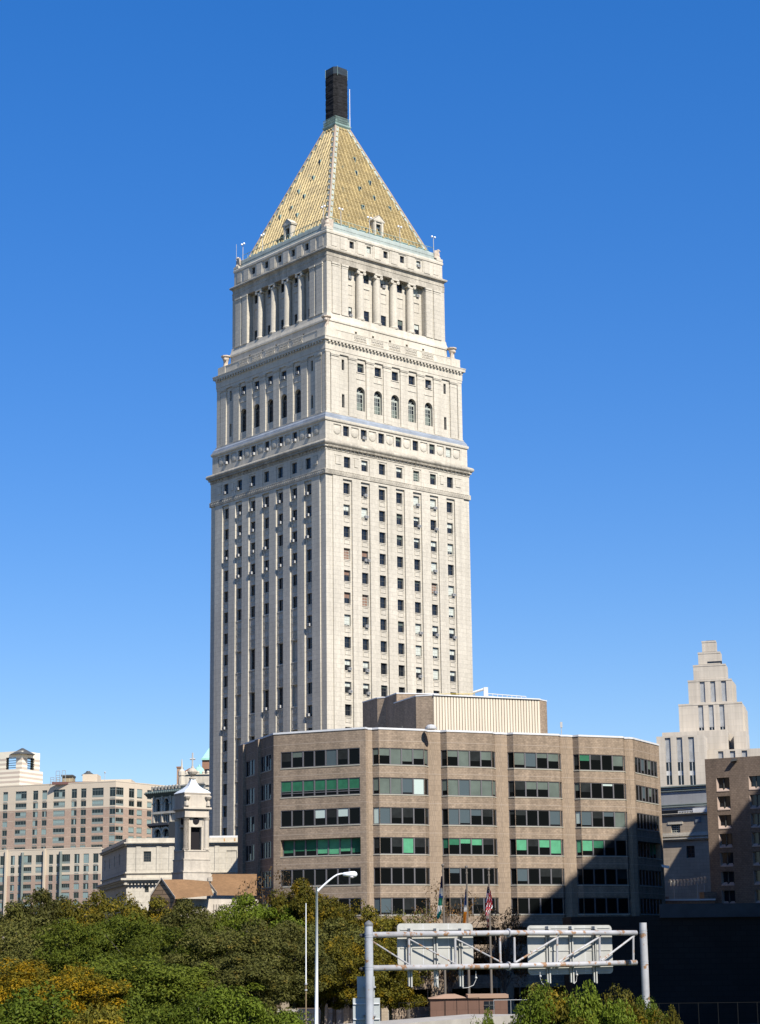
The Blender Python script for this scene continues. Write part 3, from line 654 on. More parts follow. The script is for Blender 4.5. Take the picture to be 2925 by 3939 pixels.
# ================================================================ tan brick office block in front of the tower
random.seed(21)
office = thing('office_building', 'broad tan brick office block with long dark window bands and a ribbed cream penthouse', 'office building', (10, 240, 0))
za, zb, zc = zm(800, 2650, 2.753), zm(1350, 2600, 2.753), zm(1700, 2600, 1.3486)
HR = 34.0
F1 = Fac((-13.14, 233.59), (-2.03, 228.38)); FB = Fac((-.47, 228.95), (29.93, 242.08)); F6 = Fac((31.22, 242.6), (35.85, 252.2))
def fb(u, o): d = FB.dz(u, 2812, o)[0]; q = FB.pt(d, o, 0); return (q.x, q.y)
RD = -.75
P = {'f1l': (-13.14, 233.59), 'f1r': (-2.03, 228.38), 'p1a': fb(1415.4, RD), 'p1b': fb(1431.7, RD)}
bays = [(1457.2, 1631.5, 1646), (1718.7, 1891.2, 1903.9), (1974.4, 2148.6, 2156), (2225, 2395.5, 2402)]
pil = [(1671.5, 1694.3), (1927, 1949.9), (2180, 2202), (2418, 2433)]
chain = [('plain', P['f1r'], P['p1a']), ('stack', P['p1a'], P['p1b'])]; last = P['p1b']; bayseg = []
for (a, b, c), (pm, pe) in zip(bays, pil):
    A_, B_, C2 = fb(a, 0), fb(b, 0), fb(c, RD); M_, E_ = fb(pm, RD+.22), fb(pe, RD)
    bayseg.append((last, A_, B_, C2))
    chain += [('bay', last, A_), ('bay', A_, B_), ('bay', B_, C2), ('stack', C2, M_), ('stack', M_, E_)]; last = E_
F6 = Fac(last, (35.85, 252.2))
BL1 = Fac((-18.05, 246.6), (-13.14, 233.59))                          # shaded side wall, far end first
rows6 = [(31.82-3.474*k-1.97, 31.82-3.474*k) for k in range(9)]
m = MB(); ms_ = MB()
f1a, f1b = .94, 11.51
def holes(d0, d1, deep=None): return [(d0, d1, a, b, (deep[k] if deep and k in deep else .14)) for k, (a, b) in enumerate(rows6) if a > 1]
m.wall(F1, 0, F1.L, 0, HR, holes(f1a, f1b, {3: .75}))
F1hole = (f1a, f1b)
for kind, a, b in chain:
    F = Fac(a, b)
    if kind == 'bay': m.wall(F, 0, F.L, 0, HR, holes(0, F.L))
    elif kind == 'plain': m.wall(F, 0, F.L, 0, HR)
    else: ms_.wall(F, 0, F.L, 0, HR)
F6h = (F6.dz(*zc(1003, 470), 0)[0], F6.dz(*zc(1120, 500), 0)[0])
m.wall(F6, 0, F6.L, 0, HR, holes(F6h[0], F6h[1], {3: .75}))
Lh = ((2.3, 7.2), (8.7, 12.9))
m.wall(BL1, 0, BL1.L, 0, HR, holes(*Lh[0])+holes(*Lh[1]))
for d in (.0, 7.25): 
    m.fbox(BL1, d, d+(2.2 if d == 0 else 1.4), 0, .35, 0, HR)
back = [(35.85, 252.2), (34.5, 276), (-12, 292), (-18.05, 246.6)]
for a, b in zip(back[:-1], back[1:]): m.face((*a, 0), (*b, 0), (*b, HR), (*a, HR))
m.build('brick_wall', BRICK, office); ms_.build('brick_stacks', BRICK_SOLDIER, office)
outline = [P['f1l'], P['f1r']]+[b for k, a, b in chain]+back
m = MB(); m.face(*[(x, y, HR-.25) for x, y in outline]); m.build('roof', mat('gravel_roof', (.30, .29, .27), .95, noise=.2, nscale=.5), office)
m = MB()                                                               # metal coping along the roof edge
for a, b in zip(outline, outline[1:]+outline[:1]):
    F = Fac(a, b)
    if F.L > .05: m.fbox(F, -.03, F.L+.03, -.35, .07, HR-.02, HR+.2)
m.build('roof_coping', COPING, office)
m = MB()
for kind, a, b in chain+[('bay', P['f1l'], P['f1r']), ('bay', last, (35.85, 252.2)), ('bay', (-18.05, 246.6), P['f1l'])]:
    F = Fac(a, b)
    for za_, zb_ in [(HR-1.35, HR-1.29)]+[(r[0]-.95, r[0]-.89) for r in rows6 if r[0] > 2]: m.fbox(F, 0, F.L, -.01, .006, za_, zb_)
m.build('joint_lines', mat('pale_joint', (.36, .29, .23), .9), office)
RIDGE = {0: [(1, 'sage', .35), (4, 'blue', 1)], 1: [(k, 'green', .72) for k in range(7)], 2: [(3, 'pale', .55), (5, 'pale', .5)], 3: [(0, 'green', .8), (1, 'green', .7), (2, 'green', .7), (3, 'mint', .9), (4, 'mint', .95), (5, 'mint', .8), (6, 'green', .9)], 4: [], 5: []}
BLM = {'sage': BL_SAGE, 'green': BL_GREEN, 'mint': BL_MINT, 'pale': BL_PALE, 'blue': BL_BLUE, 'dim': BL_DIM}
OFFG = glassmat('office_glass', (.005, .006, .006), .05, .07)
def band(segs, npan, k, blinds, deep=.14, under=False):
    """one storey's window band: segs = list of (Fac, d0, d1, panes)"""
    taken = {b_[0] for b_ in blinds}; blinds = list(blinds)+[(i_, 'dim', random.uniform(.25, .75)) for i_ in range(8) if i_ not in taken and random.random() < (.45 if k < 4 else .15)]
    z0, z1 = rows6[k]; fr = MB(); gl = MB(); bl = {}; sl = MB(); n = 0
    for F, d0, d1, np_ in segs:
        o = -deep; b = .09
        fr.fbox(F, d0, d1, o, o+.08, z0, z0+b); fr.fbox(F, d0, d1, o, o+.08, z1-b, z1)
        for i in range(np_+1):
            x = d0+(d1-d0)*i/np_; x0, x1 = max(d0, x-.085), min(d1, x+.085); fr.fbox(F, x0, x1, o, o+.085, z0+b, z1-b)
        if under:
            fr.fbox(F, d0, d1, o, o+.07, z0+.42, z0+.5); fr.fbox(F, d0, d1, o, o+.07, z0+.66, z0+.72)
        gl.fquad(F, d0, d1, o+.01, z0, z1)
        for i in range(np_):
            for pi, key, fr_ in blinds:
                if pi == n:
                    q = bl.setdefault((key, n), MB()); x0 = d0+(d1-d0)*i/np_+.11; x1 = d0+(d1-d0)*(i+1)/np_-.11
                    q.fquad(F, x0, x1, o+.03, z1-b-(z1-z0-2*b)*fr_, z1-b)
            n += 1
        sl.fbox(F, d0-.02, d1+.02, -deep, .05, z0-.09, z0-.005)
    w_ = fr.build('window_band', BRONZE, office); gl.build('pane', OFFG, w_); sl.build('sill', SILL, w_)
    for (key, _n), q in bl.items(): q.build('blind', BLM[key], w_)
BAYB = {0: [[(1, 'sage', .45), (2, 'sage', 1), (3, 'sage', .8), (4, 'sage', .6), (0, 'sage', .4), (5, 'sage', .9)], [(1, 'sage', .4), (2, 'sage', 1), (4, 'sage', .55)], [(1, 'sage', .8), (2, 'blue', .9), (4, 'sage', .5), (3, 'sage', .3)], [(1, 'green', .4), (4, 'sage', .7)]],
        1: [[(0, 'sage', .8), (1, 'sage', 1), (2, 'sage', 1), (3, 'blue', .9), (4, 'pale', 1)], [(0, 'sage', .7), (1, 'sage', 1), (2, 'blue', 1), (3, 'sage', 1), (4, 'sage', 1), (5, 'sage', .9)], [(2, 'sage', .5), (3, 'sage', .5), (4, 'sage', 1)], [(0, 'sage', .5), (3, 'pale', .15)]],
        2: [[(0, 'pale', 1), (1, 'blue', 1)], [(1, 'blue', 1), (2, 'blue', .9), (3, 'blue', .4)], [(4, 'blue', .9)], [(0, 'pale', .8), (1, 'blue', .9), (4, 'sage', 1), (3, 'blue', .3)]],
        3: [[(3, 'mint', .95)], [(1, 'green', .4), (2, 'mint', .3), (3, 'mint', .4), (0, 'green', .6)], [(1, 'mint', .7), (3, 'mint', .5), (4, 'mint', .9)], [(0, 'mint', .8), (1, 'mint', .7), (2, 'green', .5)]],
        4: [[], [(1, 'blue', .3)], [(1, 'blue', .8)], []], 5: [[(0, 'blue', .8), (1, 'blue', .9)], [], [], []]}
for k in range(6):
    band([(F1, f1a, f1b, 7)], 7, k, RIDGE[k], deep=.7 if k == 3 else .12, under=(k == 1))
    for j, (l_, A_, B_, C2) in enumerate(bayseg):
        f0, f1, f2 = Fac(l_, A_), Fac(A_, B_), Fac(B_, C2)
        band([(f0, 0, f0.L, 1), (f1, 0, f1.L, 4), (f2, 0, f2.L, 1)], 6, k, BAYB[k][j])
    band([(F6, F6h[0], F6h[1], 7)], 7, k, [(2, 'blue', .8), (4, 'sage', .6)] if k < 2 else [(5, 'green', .8), (6, 'mint', .7)] if k == 3 else [], deep=.7 if k == 3 else .12)
    for h in Lh: band([(BL1, h[0], h[1], 4)], 4, k, [], deep=.1)
# penthouse
pe = [(1.5, 248.0), (4.2, 241.0), (6.3, 240.3), (20.0, 246.0), (21.1, 247.8), (20, 262), (3, 264)]
m = MB(); m.prism(pe, HR-.3, 39.35); PH = m.build('penthouse', BRICK, office)
m = MB(); m.prism([(-2.65, 259.8), (-.66, 255.4), (.46, 254.8), (1.87, 250.8), (9, 252.6), (9, 268), (-2, 268)], HR-.3, 41.0); m.build('penthouse_annex', BRICK, office)
m = MB()
FL = Fac(pe[2], pe[3])
m.fbox(FL, .0, FL.L, .0, .06, HR, 39.3); m.mi = 1
n = 38
for k in range(n):
    d = FL.L*(k+.5)/n; m.fbox(FL, d-.14, d+.14, .06, .16, HR-.2, 39.33)
m.build('ribbed_screen', [LOUVRE_GAP, LOUVRE], PH)
m = MB()
for a, b in zip(pe[:5], pe[1:5]):
    F = Fac(a, b); m.fbox(F, -.02, F.L+.02, -.25, .05 if a != pe[2] else .33, 39.36, 39.5)
pa = [(-2.65, 259.8), (-.66, 255.4), (.46, 254.8), (1.87, 250.8), (9, 252.6)]
for a, b in zip(pa, pa[1:]):
    F = Fac(a, b); m.fbox(F, -.02, F.L+.02, -.25, .05, 41.0, 41.14)
m.build('penthouse_coping', COPING, PH)
m = MB()
a, b = at_y(*zb(935, 190), 250), at_y(*zb(1310, 190), 252)
for z in (.0, .45): m.tube([(a.x, 250, a.z-.5+z), (b.x, 251, b.z-.6+z)], .05, 5)
for k in range(7): t = k/6; m.tube([(a.x+(b.x-a.x)*t, 250+t, 39.4), (a.x+(b.x-a.x)*t, 250+t, a.z)], .045, 5)
m.build('roof_rail', YELLOW, PH)
m = MB(); q = at_y(*zb(925, 195), 249); m.lathe((q.x, 249, 39.3), [(.9, 0), (.9, .9), (.3, 1.0)], 12); m.build('roof_tank', mat('rusty_drum', (.24, .16, .10), .8, noise=.3, nscale=2), PH)
m = MB(); a, b = at_y(*zb(1295, 178), 246.5), at_y(*zb(1430, 135), 246.5)
m.tube([a, b], .17, 6); m.box(b.x-.28, b.x+.28, 246.3, 246.8, 39.3, b.z+.15); m.build('davit_arm', COPING, PH)
m = MB(); a, b = at_y(*zc(240, 95), 250), at_y(*zc(437, 110), 252)
for z in (0, .35): m.tube([(a.x, 250, a.z+z-.3), (b.x, 252, b.z+z-.3)], .06, 5)
for k in range(9): t = k/8; m.tube([(a.x+(b.x-a.x)*t, 250+2*t, 39.2), (a.x+(b.x-a.x)*t, 250+2*t, a.z+.1+(b.z-a.z)*t)], .05, 5)
m.build('pale_railing', COPING, PH)
m = MB(); q = at_y(*zb(853, 590), 229.6); m.lathe((q.x, 230.6, HR+.1), [(.7, 0), (.65, .25), (.4, .5), (.0, .58)], 14); m.build('dome_vent', mat('vent_cap', (.42, .42, .42), .5), office)
m = MB(); m.tube([(2.4, 240, HR-.2), (2.4, 240, 35.6)], .12, 6); m.build('vent_pipe', FRAME, office)
m = MB(); q = at_y(*zc(622, 300), 245); m.tube([(q.x, 245, HR-.3), (q.x, 245, HR+2.4)], .05, 5); m.box(q.x-.14, q.x+.14, 244.9, 245.1, HR+1.7, HR+2.4); m.build('roof_aerial', ACM, office)
m = MB(); q = at_y(*zc(1160, 990), 251.5); m.tube([(q.x-.9, 251.9, q.z+.15), (q.x-.3, 251.6, q.z+.1)], .06, 6); m.hexa([(q.x-.5, 251.3, q.z-.05), (q.x+.45, 251.2, q.z-.25), (q.x+.45, 251.7, q.z-.25), (q.x-.5, 251.8, q.z-.05)], [(q.x-.5, 251.3, q.z+.25), (q.x+.5, 251.2, q.z+.08), (q.x+.5, 251.7, q.z+.08), (q.x-.5, 251.8, q.z+.25)]); m.build('security_camera', WHITE, office)
# ================================================================ brick tower beyond the edge of the photo (throws the long shadow)
HS = 82.4; shd = Vector((S.x, S.y))/S.z                                   # where the roof edge must stand for the shadow seen on the office wall
K0, Kb = Vector((31.2, 242.4))+shd*(HS-24.4), Vector((18.2, 237.0))+shd*(HS-13.5)
dK = (K0-Kb).normalized(); K1 = Kb-dK*20; K2 = K0+dK*135; nK = Vector((dK.y, -dK.x))
sh_t = thing('brick_high_rise', 'plain brown brick high rise just outside the photo, whose long shadow falls over the plaza', 'high rise', (K1.x, K1.y, 0))
Km = K0+dK*9; H2 = HS-7.0
FK = Fac(Km, K1); hk = [(4+7*i, 8.5+7*i, 4+5*j, 7+5*j, .3) for i in range(int((FK.L-5)/7)) for j in range(15)]
FK2 = Fac(K2, Km); hk2 = [(4+7*i, 8.5+7*i, 4+5*j, 7+5*j, .3) for i in range(int((FK2.L-5)/7)) for j in range(14)]
FE = Fac(K1, K1+nK*30); he = [(3+7*i, 7+7*i, 4+5*j, 7+5*j, .3) for i in range(4) for j in range(15)]
m = MB(); m.wall(FK, 0, FK.L, 0, HS, hk); m.wall(FE, 0, 30, 0, HS, he); m.wall(FK2, 0, FK2.L, 0, H2, hk2)
for a, b, h0, h1 in ((Km+nK*30, Km, 0, HS), (K1+nK*30, Km+nK*30, 0, HS), (K2+nK*30, K2, 0, H2), (Km+nK*30, K2+nK*30, 0, H2)): m.face((a.x, a.y, h0), (b.x, b.y, h0), (b.x, b.y, h1), (a.x, a.y, h1))
m.face(*[(q.x, q.y, HS) for q in (K1, Km, Km+nK*30, K1+nK*30)]); m.face(*[(q.x, q.y, H2) for q in (Km, K2, K2+nK*30, Km+nK*30)]); m.build('wall', BRICK_DARK, sh_t)
m = MB()
for h in hk: m.fquad(FK, h[0], h[1], -.29, h[2], h[3])
for h in hk2: m.fquad(FK2, h[0], h[1], -.29, h[2], h[3])
for h in he: m.fquad(FE, h[0], h[1], -.29, h[2], h[3])
tag(m.build('windows', GLASS, sh_t), kind='stuff')
# a second, lower block added out of the frame behind the jail to shade the annex
b2 = thing('annex_shade_block', 'plain brown brick block added out of sight behind the jail to shade the beige annex', 'building', (58.5, 264, 0))
m = MB(); m.prism([(58.5, 264), (84, 264), (84, 292), (61.5, 292)], 0, 49); m.build('wall', BRICK_DARK, b2)
F_ = Fac((58.5, 264), (84, 264))
for i in range(5):
    for j in range(10): m = MB(); m.fquad(F_, 2+4.6*i, 4+4.6*i, .01, 6+4.2*j, 8+4.2*j); m.build('window', GLASS, b2)
# tall slab added out of the frame to block sky light from the left
b3 = thing('sky_block_slab', 'tall brick slab added out of sight beyond the left edge to block sky light', 'apartment building', (-84, 190, 0))
FS_ = Fac((-98, 330), (-84, 190)); hS = [(4+6*i, 7+6*i, 4+4.2*j, 6+4.2*j, .25) for i in range(22) for j in range(16)]
m = MB(); FS2 = Fac(tuple(FS_.pt(FS_.L, 0, 0).xy), (-150, 180)); FS_ = Fac((-84, 190), (-98, 330))
m.wall(FS_, 0, FS_.L, 0, 78, [h for h in hS if h[1] < FS_.L-2])
for a, b in (((-98, 330), (-160, 322)), ((-160, 322), (-146, 184)), ((-146, 184), (-84, 190))): m.face((*a, 0), (*b, 0), (*b, 78), (*a, 78))
m.face((-84, 190, 78), (-98, 330, 78), (-160, 322, 78), (-146, 184, 78)); m.build('wall', BRICK_DARK, b3)
m = MB()
for h in hS:
    if h[1] < FS_.L-2: m.fquad(FS_, h[0], h[1], -.24, h[2], h[3])
tag(m.build('windows', GLASS, b3), kind='stuff')
# ================================================================ brick jail block on the right
jl = zm(2425, 2900, 3.178)
JA = at_y(*jl(912, 66), 262); JB0 = at_y(*jl(1589, 30), 258.2)
FJ = Fac((JA.x, JA.y), (JB0.x, JB0.y))
FJ = Fac((JA.x, JA.y), tuple(FJ.pt(30, 0, 0).xy)); HJ = JA.z
jail = thing('jail_building', 'brown brick jail with deep paired windows and pale sloping sills half in shadow', 'building', (JA.x, JA.y, 0))
hj = []
x0, x1 = FJ.dz(*jl(1052, 300), 0)[0], FJ.dz(*jl(1212, 300), 0)[0]; pitch = FJ.dz(*jl(1448, 300), 0)[0]-x0
zt, zbm = FJ.dz(*jl(1130, 292), 0)[1], FJ.dz(*jl(1130, 455), 0)[1]; vp = zt-FJ.dz(*jl(1135, 520), 0)[1]
for c in range(4):
    for r in range(9):
        if zbm-vp*r > 1: hj.append((x0+pitch*c, x1+pitch*c, zbm-vp*r, zt-vp*r, .45))
m = MB(); m.wall(FJ, 0, FJ.L, 0, HJ, hj)
e0, e1 = FJ.pt(0, 0, 0), FJ.pt(FJ.L, 0, 0); b0, b1 = FJ.pt(0, -30, 0), FJ.pt(FJ.L, -30, 0)
for a, b in ((b0, e0), (e1, b1), (b1, b0)): m.face((a.x, a.y, 0), (b.x, b.y, 0), (b.x, b.y, HJ), (a.x, a.y, HJ))
m.face(*[(q.x, q.y, HJ) for q in (e0, e1, b1, b0)]); m.build('wall', BRICK_DARK, jail)
JS = mat('concrete_sill', (.38, .29, .235), .85, noise=.1, nscale=1)
for h in hj:
    a, b, c, e = h[:4]; mx = (a+b)/2; m = MB(); o = -.43
    m.fquad(FJ, a, b, o, c, e); w_ = m.build('window', GLASS, jail)
    m = MB()
    m.fbox(FJ, mx-.06, mx+.06, o, o+.1, c, e); m.fbox(FJ, a, a+.06, o, o+.08, c, e); m.fbox(FJ, b-.06, b, o, o+.08, c, e); m.build('mullion', FRAME, w_)
    m = MB(); hh = (e-c)*.22                                  # two bevelled concrete sill blocks under each pair of lights
    for x0_, x1_ in ((a+.02, mx), (mx, b-.02)):
        w2 = (x1_-x0_)
        m.hexa([FJ.pt(x0_, .06, c-.08), FJ.pt(x1_, .06, c-.08), FJ.pt(x1_, -.42, c-.08), FJ.pt(x0_, -.42, c-.08)], [FJ.pt(x0_+w2*.0, .04, c+.04), FJ.pt(x1_-w2*.0, .04, c+.04), FJ.pt(x1_-w2*.25, -.38, c+hh), FJ.pt(x0_+w2*.25, -.38, c+hh)])
    m.build('sill', JS, w_)
    m = MB(); m.hexa([FJ.pt(a, .0, c), FJ.pt(a+.02, 0, c), FJ.pt(a+.2, -.4, c), FJ.pt(a, -.4, c)], [FJ.pt(a, .0, e), FJ.pt(a+.02, 0, e), FJ.pt(a+.2, -.4, e), FJ.pt(a, -.4, e)]); m.build('jamb', JS, w_)
m = MB(); q0, q1 = FJ.dz(*jl(1305, 60), 0), FJ.dz(*jl(1260, 100), 0); m.hexa([FJ.pt(q1[0]-.2, .05, q1[1]), FJ.pt(q1[0]+.6, .05, q1[1]+.1), FJ.pt(q0[0]+.1, -.0, q0[1]), FJ.pt(q0[0]-.5, 0, q0[1])], [FJ.pt(q1[0]-.2, .6, q1[1]), FJ.pt(q1[0]+.6, .6, q1[1]+.1), FJ.pt(q0[0]+.1, .5, q0[1]), FJ.pt(q0[0]-.5, .5, q0[1])]); m.build('floodlight', FRAME, jail)
# lower link block with lit brick lip, deck edge and razor wire between the two brick blocks
LK = Fac(tuple(at_y(*jl(380, 1850), 258).xy), tuple(at_y(*jl(1040, 1850), 259).xy))
zq = lambda y: LK.dz(*jl(700, y), 0)[1]
link = thing('link_building', 'low orange brick link with a pale roof edge between the two brown blocks', 'low building', (LK.A.x, LK.A.y, 0))
m = MB(); m.fbox(LK, 0, LK.L, -6, 0, 0, zq(1800)); m.build('wall', mat('orange_brick', (.36, .19, .11), .9, brick=(.42, .21, .03, .6, .8), noise=.2), link)
m = MB(); m.fbox(LK, -.1, LK.L+.05, -.3, .12, zq(1795), zq(1775)); m.build('roof_edge', COPING, link)
m = MB(); m.fbox(LK, 6.0, LK.L+.4, -2.5, -.4, zq(1795), zq(1690)); m.fbox(LK, 0, 1.2, -2.5, -.4, zq(1795), zq(1745)); m.build('parapet', BRICK_DARK, link)
rw = thing('razor_wire', 'glinting razor wire coil on posts above the low orange brick link', 'razor wire', tuple(LK.pt(4.5, -1, zq(1700))))
m = MB(); a, b = LK.pt(LK.dz(*jl(500, 1580), 0)[0], -.8, zq(1575)), LK.pt(LK.dz(*jl(960, 1540), 0)[0], -.8, zq(1535)); n = 420; pts = []
for i in range(n+1):
    t = i/n; an = t*2*math.pi*22; p = a.lerp(b, t); pts.append(p+Vector((.06*math.sin(an*.5), math.cos(an)*.42, math.sin(an)*.42-.15*math.sin(math.pi*t))))
m.tube(pts, .03, 4); m.build('coil', mat('galvanised_wire', (.62, .60, .55), .35, metal=.8), rw)
for d in (LK.dz(*jl(845, 1640), 0)[0], LK.dz(*jl(930, 1640), 0)[0], LK.dz(*jl(560, 1640), 0)[0]):
    m = MB(); m.tube([LK.pt(d, -.8, zq(1800)), LK.pt(d, -.8, zq(1560))], .05, 5); m.build('post', ACM, rw)
# dark deck wall running across the lower right
DK = Fac((21, 221), (75, 224))
deck = thing('deck_wall', 'long dark concrete deck wall in deep shade under the brown brick blocks', 'wall', (21, 221, 0))
zd = at_y(*jl(1200, 1815), 222).z
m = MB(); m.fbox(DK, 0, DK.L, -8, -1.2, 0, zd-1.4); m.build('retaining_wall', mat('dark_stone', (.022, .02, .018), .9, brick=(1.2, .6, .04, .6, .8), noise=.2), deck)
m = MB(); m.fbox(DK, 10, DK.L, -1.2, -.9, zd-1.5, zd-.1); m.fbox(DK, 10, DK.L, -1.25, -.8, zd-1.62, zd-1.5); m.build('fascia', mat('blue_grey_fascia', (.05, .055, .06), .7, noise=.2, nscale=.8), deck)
# ================================================================ beige annex with a grey attic behind the office block
XA = Fac(tuple(at_y(*jl(360, 500), 304).xy), tuple(at_y(*jl(930, 500), 299.5).xy)); XA = Fac(tuple(XA.pt(-14, 0, 0).xy), tuple(XA.pt(26, 0, 0).xy))
za_ = lambda y: XA.dz(*jl(640, y), 0)[1]; da = lambda x, y: XA.dz(*jl(x, y), 0)[0]
annex = thing('beige_annex', 'beige stone annex with plain grey attic and one small barred window', 'building', (XA.A.x, XA.A.y, 0))
hw = (da(500, 900), da(612, 900), za_(962), za_(858), .3); hv = (da(690, 1200), da(790, 1200), za_(1275), za_(1130), .3)
m = MB(); m.wall(XA, 0, XA.L, 0, za_(750), [hw, hv]); m.fquad(XA, 0, XA.L, -.01, 0, .1)
m.build('wall', mat('beige_stone', (.42, .34, .255), .9, brick=(1.1, .5, .03, .78, .88), noise=.12, nscale=.3, streak=.1), annex)
m = MB()
for y0, y1, o in ((985, 965, .25), (1010, 985, .35), (1045, 1030, .5), (1060, 1045, .3), (750, 735, .3), (735, 728, .5)): m.fbox(XA, 0, XA.L, -.1, o, za_(y0), za_(y1))
m.fbox(XA, hw[0]-.5, hw[1]+.5, -.05, .1, za_(858), za_(830)); m.fbox(XA, 0, XA.L, -.06, .04, za_(1030), za_(1010))
m.build('cornice', STONE_PLAIN, annex)
GREY = mat('grey_panel', (.33, .33, .33), .8, noise=.12, nscale=.4, streak=.12)
m = MB(); m.fbox(XA, 0, XA.L, -14, -1.5, za_(740), za_(385)); m.build('attic', GREY, annex)
m = MB()
for y0, y1, o in ((395, 380, -1.1), (425, 405, -1.25), (445, 435, -1.3), (615, 605, -1.3), (640, 620, -1.35)): m.fbox(XA, 0, XA.L, -1.6, o, za_(y0), za_(y1))
m.build('attic_ledges', mat('green_grey_ledge', (.20, .23, .21), .7), annex)
m = MB(); m.fbox(XA, 0, da(740, 700), -1.5, -1.2, za_(740), za_(675)); m.build('clerestory', GLASS, annex)
m = MB(); m.fbox(XA, da(745, 700), XA.L, -1.5, -.6, za_(740), za_(670))
for k in range(9): x = da(550+20*k, 700); m.fbox(XA, x-.04, x+.04, -1.2, -1.1, za_(735), za_(690))
m.fbox(XA, da(550, 700), da(735, 700), -1.2, -1.1, za_(700), za_(692)); m.build('white_cladding', COPING, annex)
window(XA, hw, -.28, annex, fr=FRAME_PALE, gl=GLASS2, nv=3, nh=3); window(XA, hv, -.28, annex, nv=1, nh=2)
m = MB(); m.fbox(XA, da(800, 810), da(868, 810), -.05, .12, za_(850), za_(782)); m.build('vent_panel', mat('slate_louvre', (.16, .18, .20), .7), annex)
# ================================================================ stepped art deco tower far right
dz_ = zm(2450, 2400, 3.179)
DEC = mat('limestone_ashlar', (.53, .465, .38), .9, brick=(2.6, 1.5, .05, .86, .92), noise=.12, nscale=.1, streak=.14)
DMET = mat('aluminium_spandrel', (.50, .50, .49), .5, noise=.15, nscale=1)
c0 = at_y(*dz_(1300, 955), 450); FT = Fac((0, 0), (14.7, -3.9)); fd, fn = FT.d, FT.n; sd_ = -fn
ctr = Vector((c0.x, c0.y))-fd*7.6+sd_*6.0
deco = thing('stepped_tower', 'pale limestone art deco tower stepping up to a small cap', 'tower', (ctr.x, ctr.y, 0))
m = MB(); tiers = []
def tier(xr, yr, x_l, y_l, ztop=None, ybot=None, back=None, dd=None):
    """front right corner pixel (xr, yr), front left edge pixel x_l; stands on the axis"""
    ww = None
    # iterate: width from pixels at a trial distance
    w_ = 10.0
    for _ in range(8):
        cx = ctr+fd*(w_/2)-sd_*(w_*.4)
        q = at_y(*dz_(xr, yr), cx.y); F = Fac(tuple(cx-fd*w_), tuple(cx)); w_ = F.dz(*dz_(xr, yr), 0)[0]-F.dz(*dz_(x_l, y_l), 0)[0]
    cx = ctr+fd*(w_/2)-sd_*(w_*.4); F = Fac(tuple(cx-fd*w_), tuple(cx))
    return F, F.dz(*dz_(xr, yr), 0)[1], w_
specs = [(1042, 205, 870, 212), (1088, 340, 815, 348), (1143, 490, 745, 497), (1213, 672, 680, 700), (1300, 957, 525, 990)]
tops = [tier(*s_) for s_ in specs]; bots = [tops[i+1][1] for i in range(4)]+[0]
SW = []
for i, (F, zt_, w_) in enumerate(tops):
    hs = []
    if i == 3: hs = [(F.dz(*dz_(x, 800), 0)[0], F.dz(*dz_(x+62, 800), 0)[0], F.dz(*dz_(930, 955), 0)[1], F.dz(*dz_(930, 690), 0)[1]+.6, .5) for x in (775, 903, 1036)]
    if i == 4: hs = [(F.dz(*dz_(x, 1100), 0)[0], F.dz(*dz_(x+62, 1100), 0)[0], F.dz(*dz_(900, 1300), 0)[1], F.dz(*dz_(900, 965), 0)[1]+.4, .5) for x in (755, 882, 1014)]
    hs = [(a, b, c, min(e, zt_-.25), r) for a, b, c, e, r in hs]
    m.wall(F, 0, w_, bots[i]-.01, zt_, hs)
    for h in hs: SW.append((F, h, i))
    p = [F.pt(0, 0, 0), F.pt(w_, 0, 0), F.pt(w_, -w_*.8, 0), F.pt(0, -w_*.8, 0)]
    for a, b in ((1, 2), (2, 3), (3, 0)): m.face((p[a].x, p[a].y, bots[i]), (p[b].x, p[b].y, bots[i]), (p[b].x, p[b].y, zt_), (p[a].x, p[a].y, zt_))
    m.face(*[(q.x, q.y, zt_) for q in p])
    m.fbox(F, -.06, w_+.06, -.2, .07, zt_-.28, zt_+.12); m.fbox(F, 0, w_, -.1, .04, bots[i]+.3, bots[i]+.5)
    if i >= 3:
        G = Fac(tuple(p[1].xy), tuple(p[2].xy))
        for k in range(5): m.fbox(G, G.L*(.12+.17*k), G.L*(.12+.17*k)+G.L*.09, 0, .45, bots[i], zt_-(0.6 if i == 3 else 1.0))
def lowblock(x_l, xr, yt, yb, xs, depth_off, wins_, dp=9.0):
    q = at_y(*dz_(xr, yt), 450+depth_off); A_ = Vector((q.x, q.y)); t = Fac(tuple(A_-fd*10), tuple(A_)); w_ = 10-t.dz(*dz_(x_l, yt), 0)[0]
    F = Fac(tuple(A_-fd*w_), tuple(A_)); zt_ = F.dz(*dz_(xr, yt), 0)[1]
    hs = [(F.dz(*dz_(a, 1700), 0)[0], F.dz(*dz_(b, 1700), 0)[0], F.dz(*dz_((a+b)/2, wy1), 0)[1], zt_-.35, .55) for a, b, wy1 in wins_]
    m.wall(F, 0, w_, 0, zt_, hs); p = [F.pt(0, 0, 0), F.pt(w_, 0, 0), F.pt(w_, -dp, 0), F.pt(0, -dp, 0)]
    for a, b in ((1, 2), (2, 3), (3, 0)): m.face((p[a].x, p[a].y, 0), (p[b].x, p[b].y, 0), (p[b].x, p[b].y, zt_), (p[a].x, p[a].y, zt_))
    m.face(*[(s_.x, s_.y, zt_) for s_ in p])
    for h in hs: SW.append((F, h, 9))
lowblock(240, 820, 1358, 0, None, -14, [(357, 427, 1970), (500, 570, 1970), (643, 715, 1970)], 8)
lowblock(310, 1110, 1300, 0, None, -5, [], 12)
lowblock(1185, 1335, 1312, 0, None, -5, [], 10)
lowblock(850, 1700, 1515, 0, None, -12, [(1003, 1068, 2100), (1147, 1213, 2100), (1292, 1360, 2100)], 8)
m.build('wall', DEC, deco)
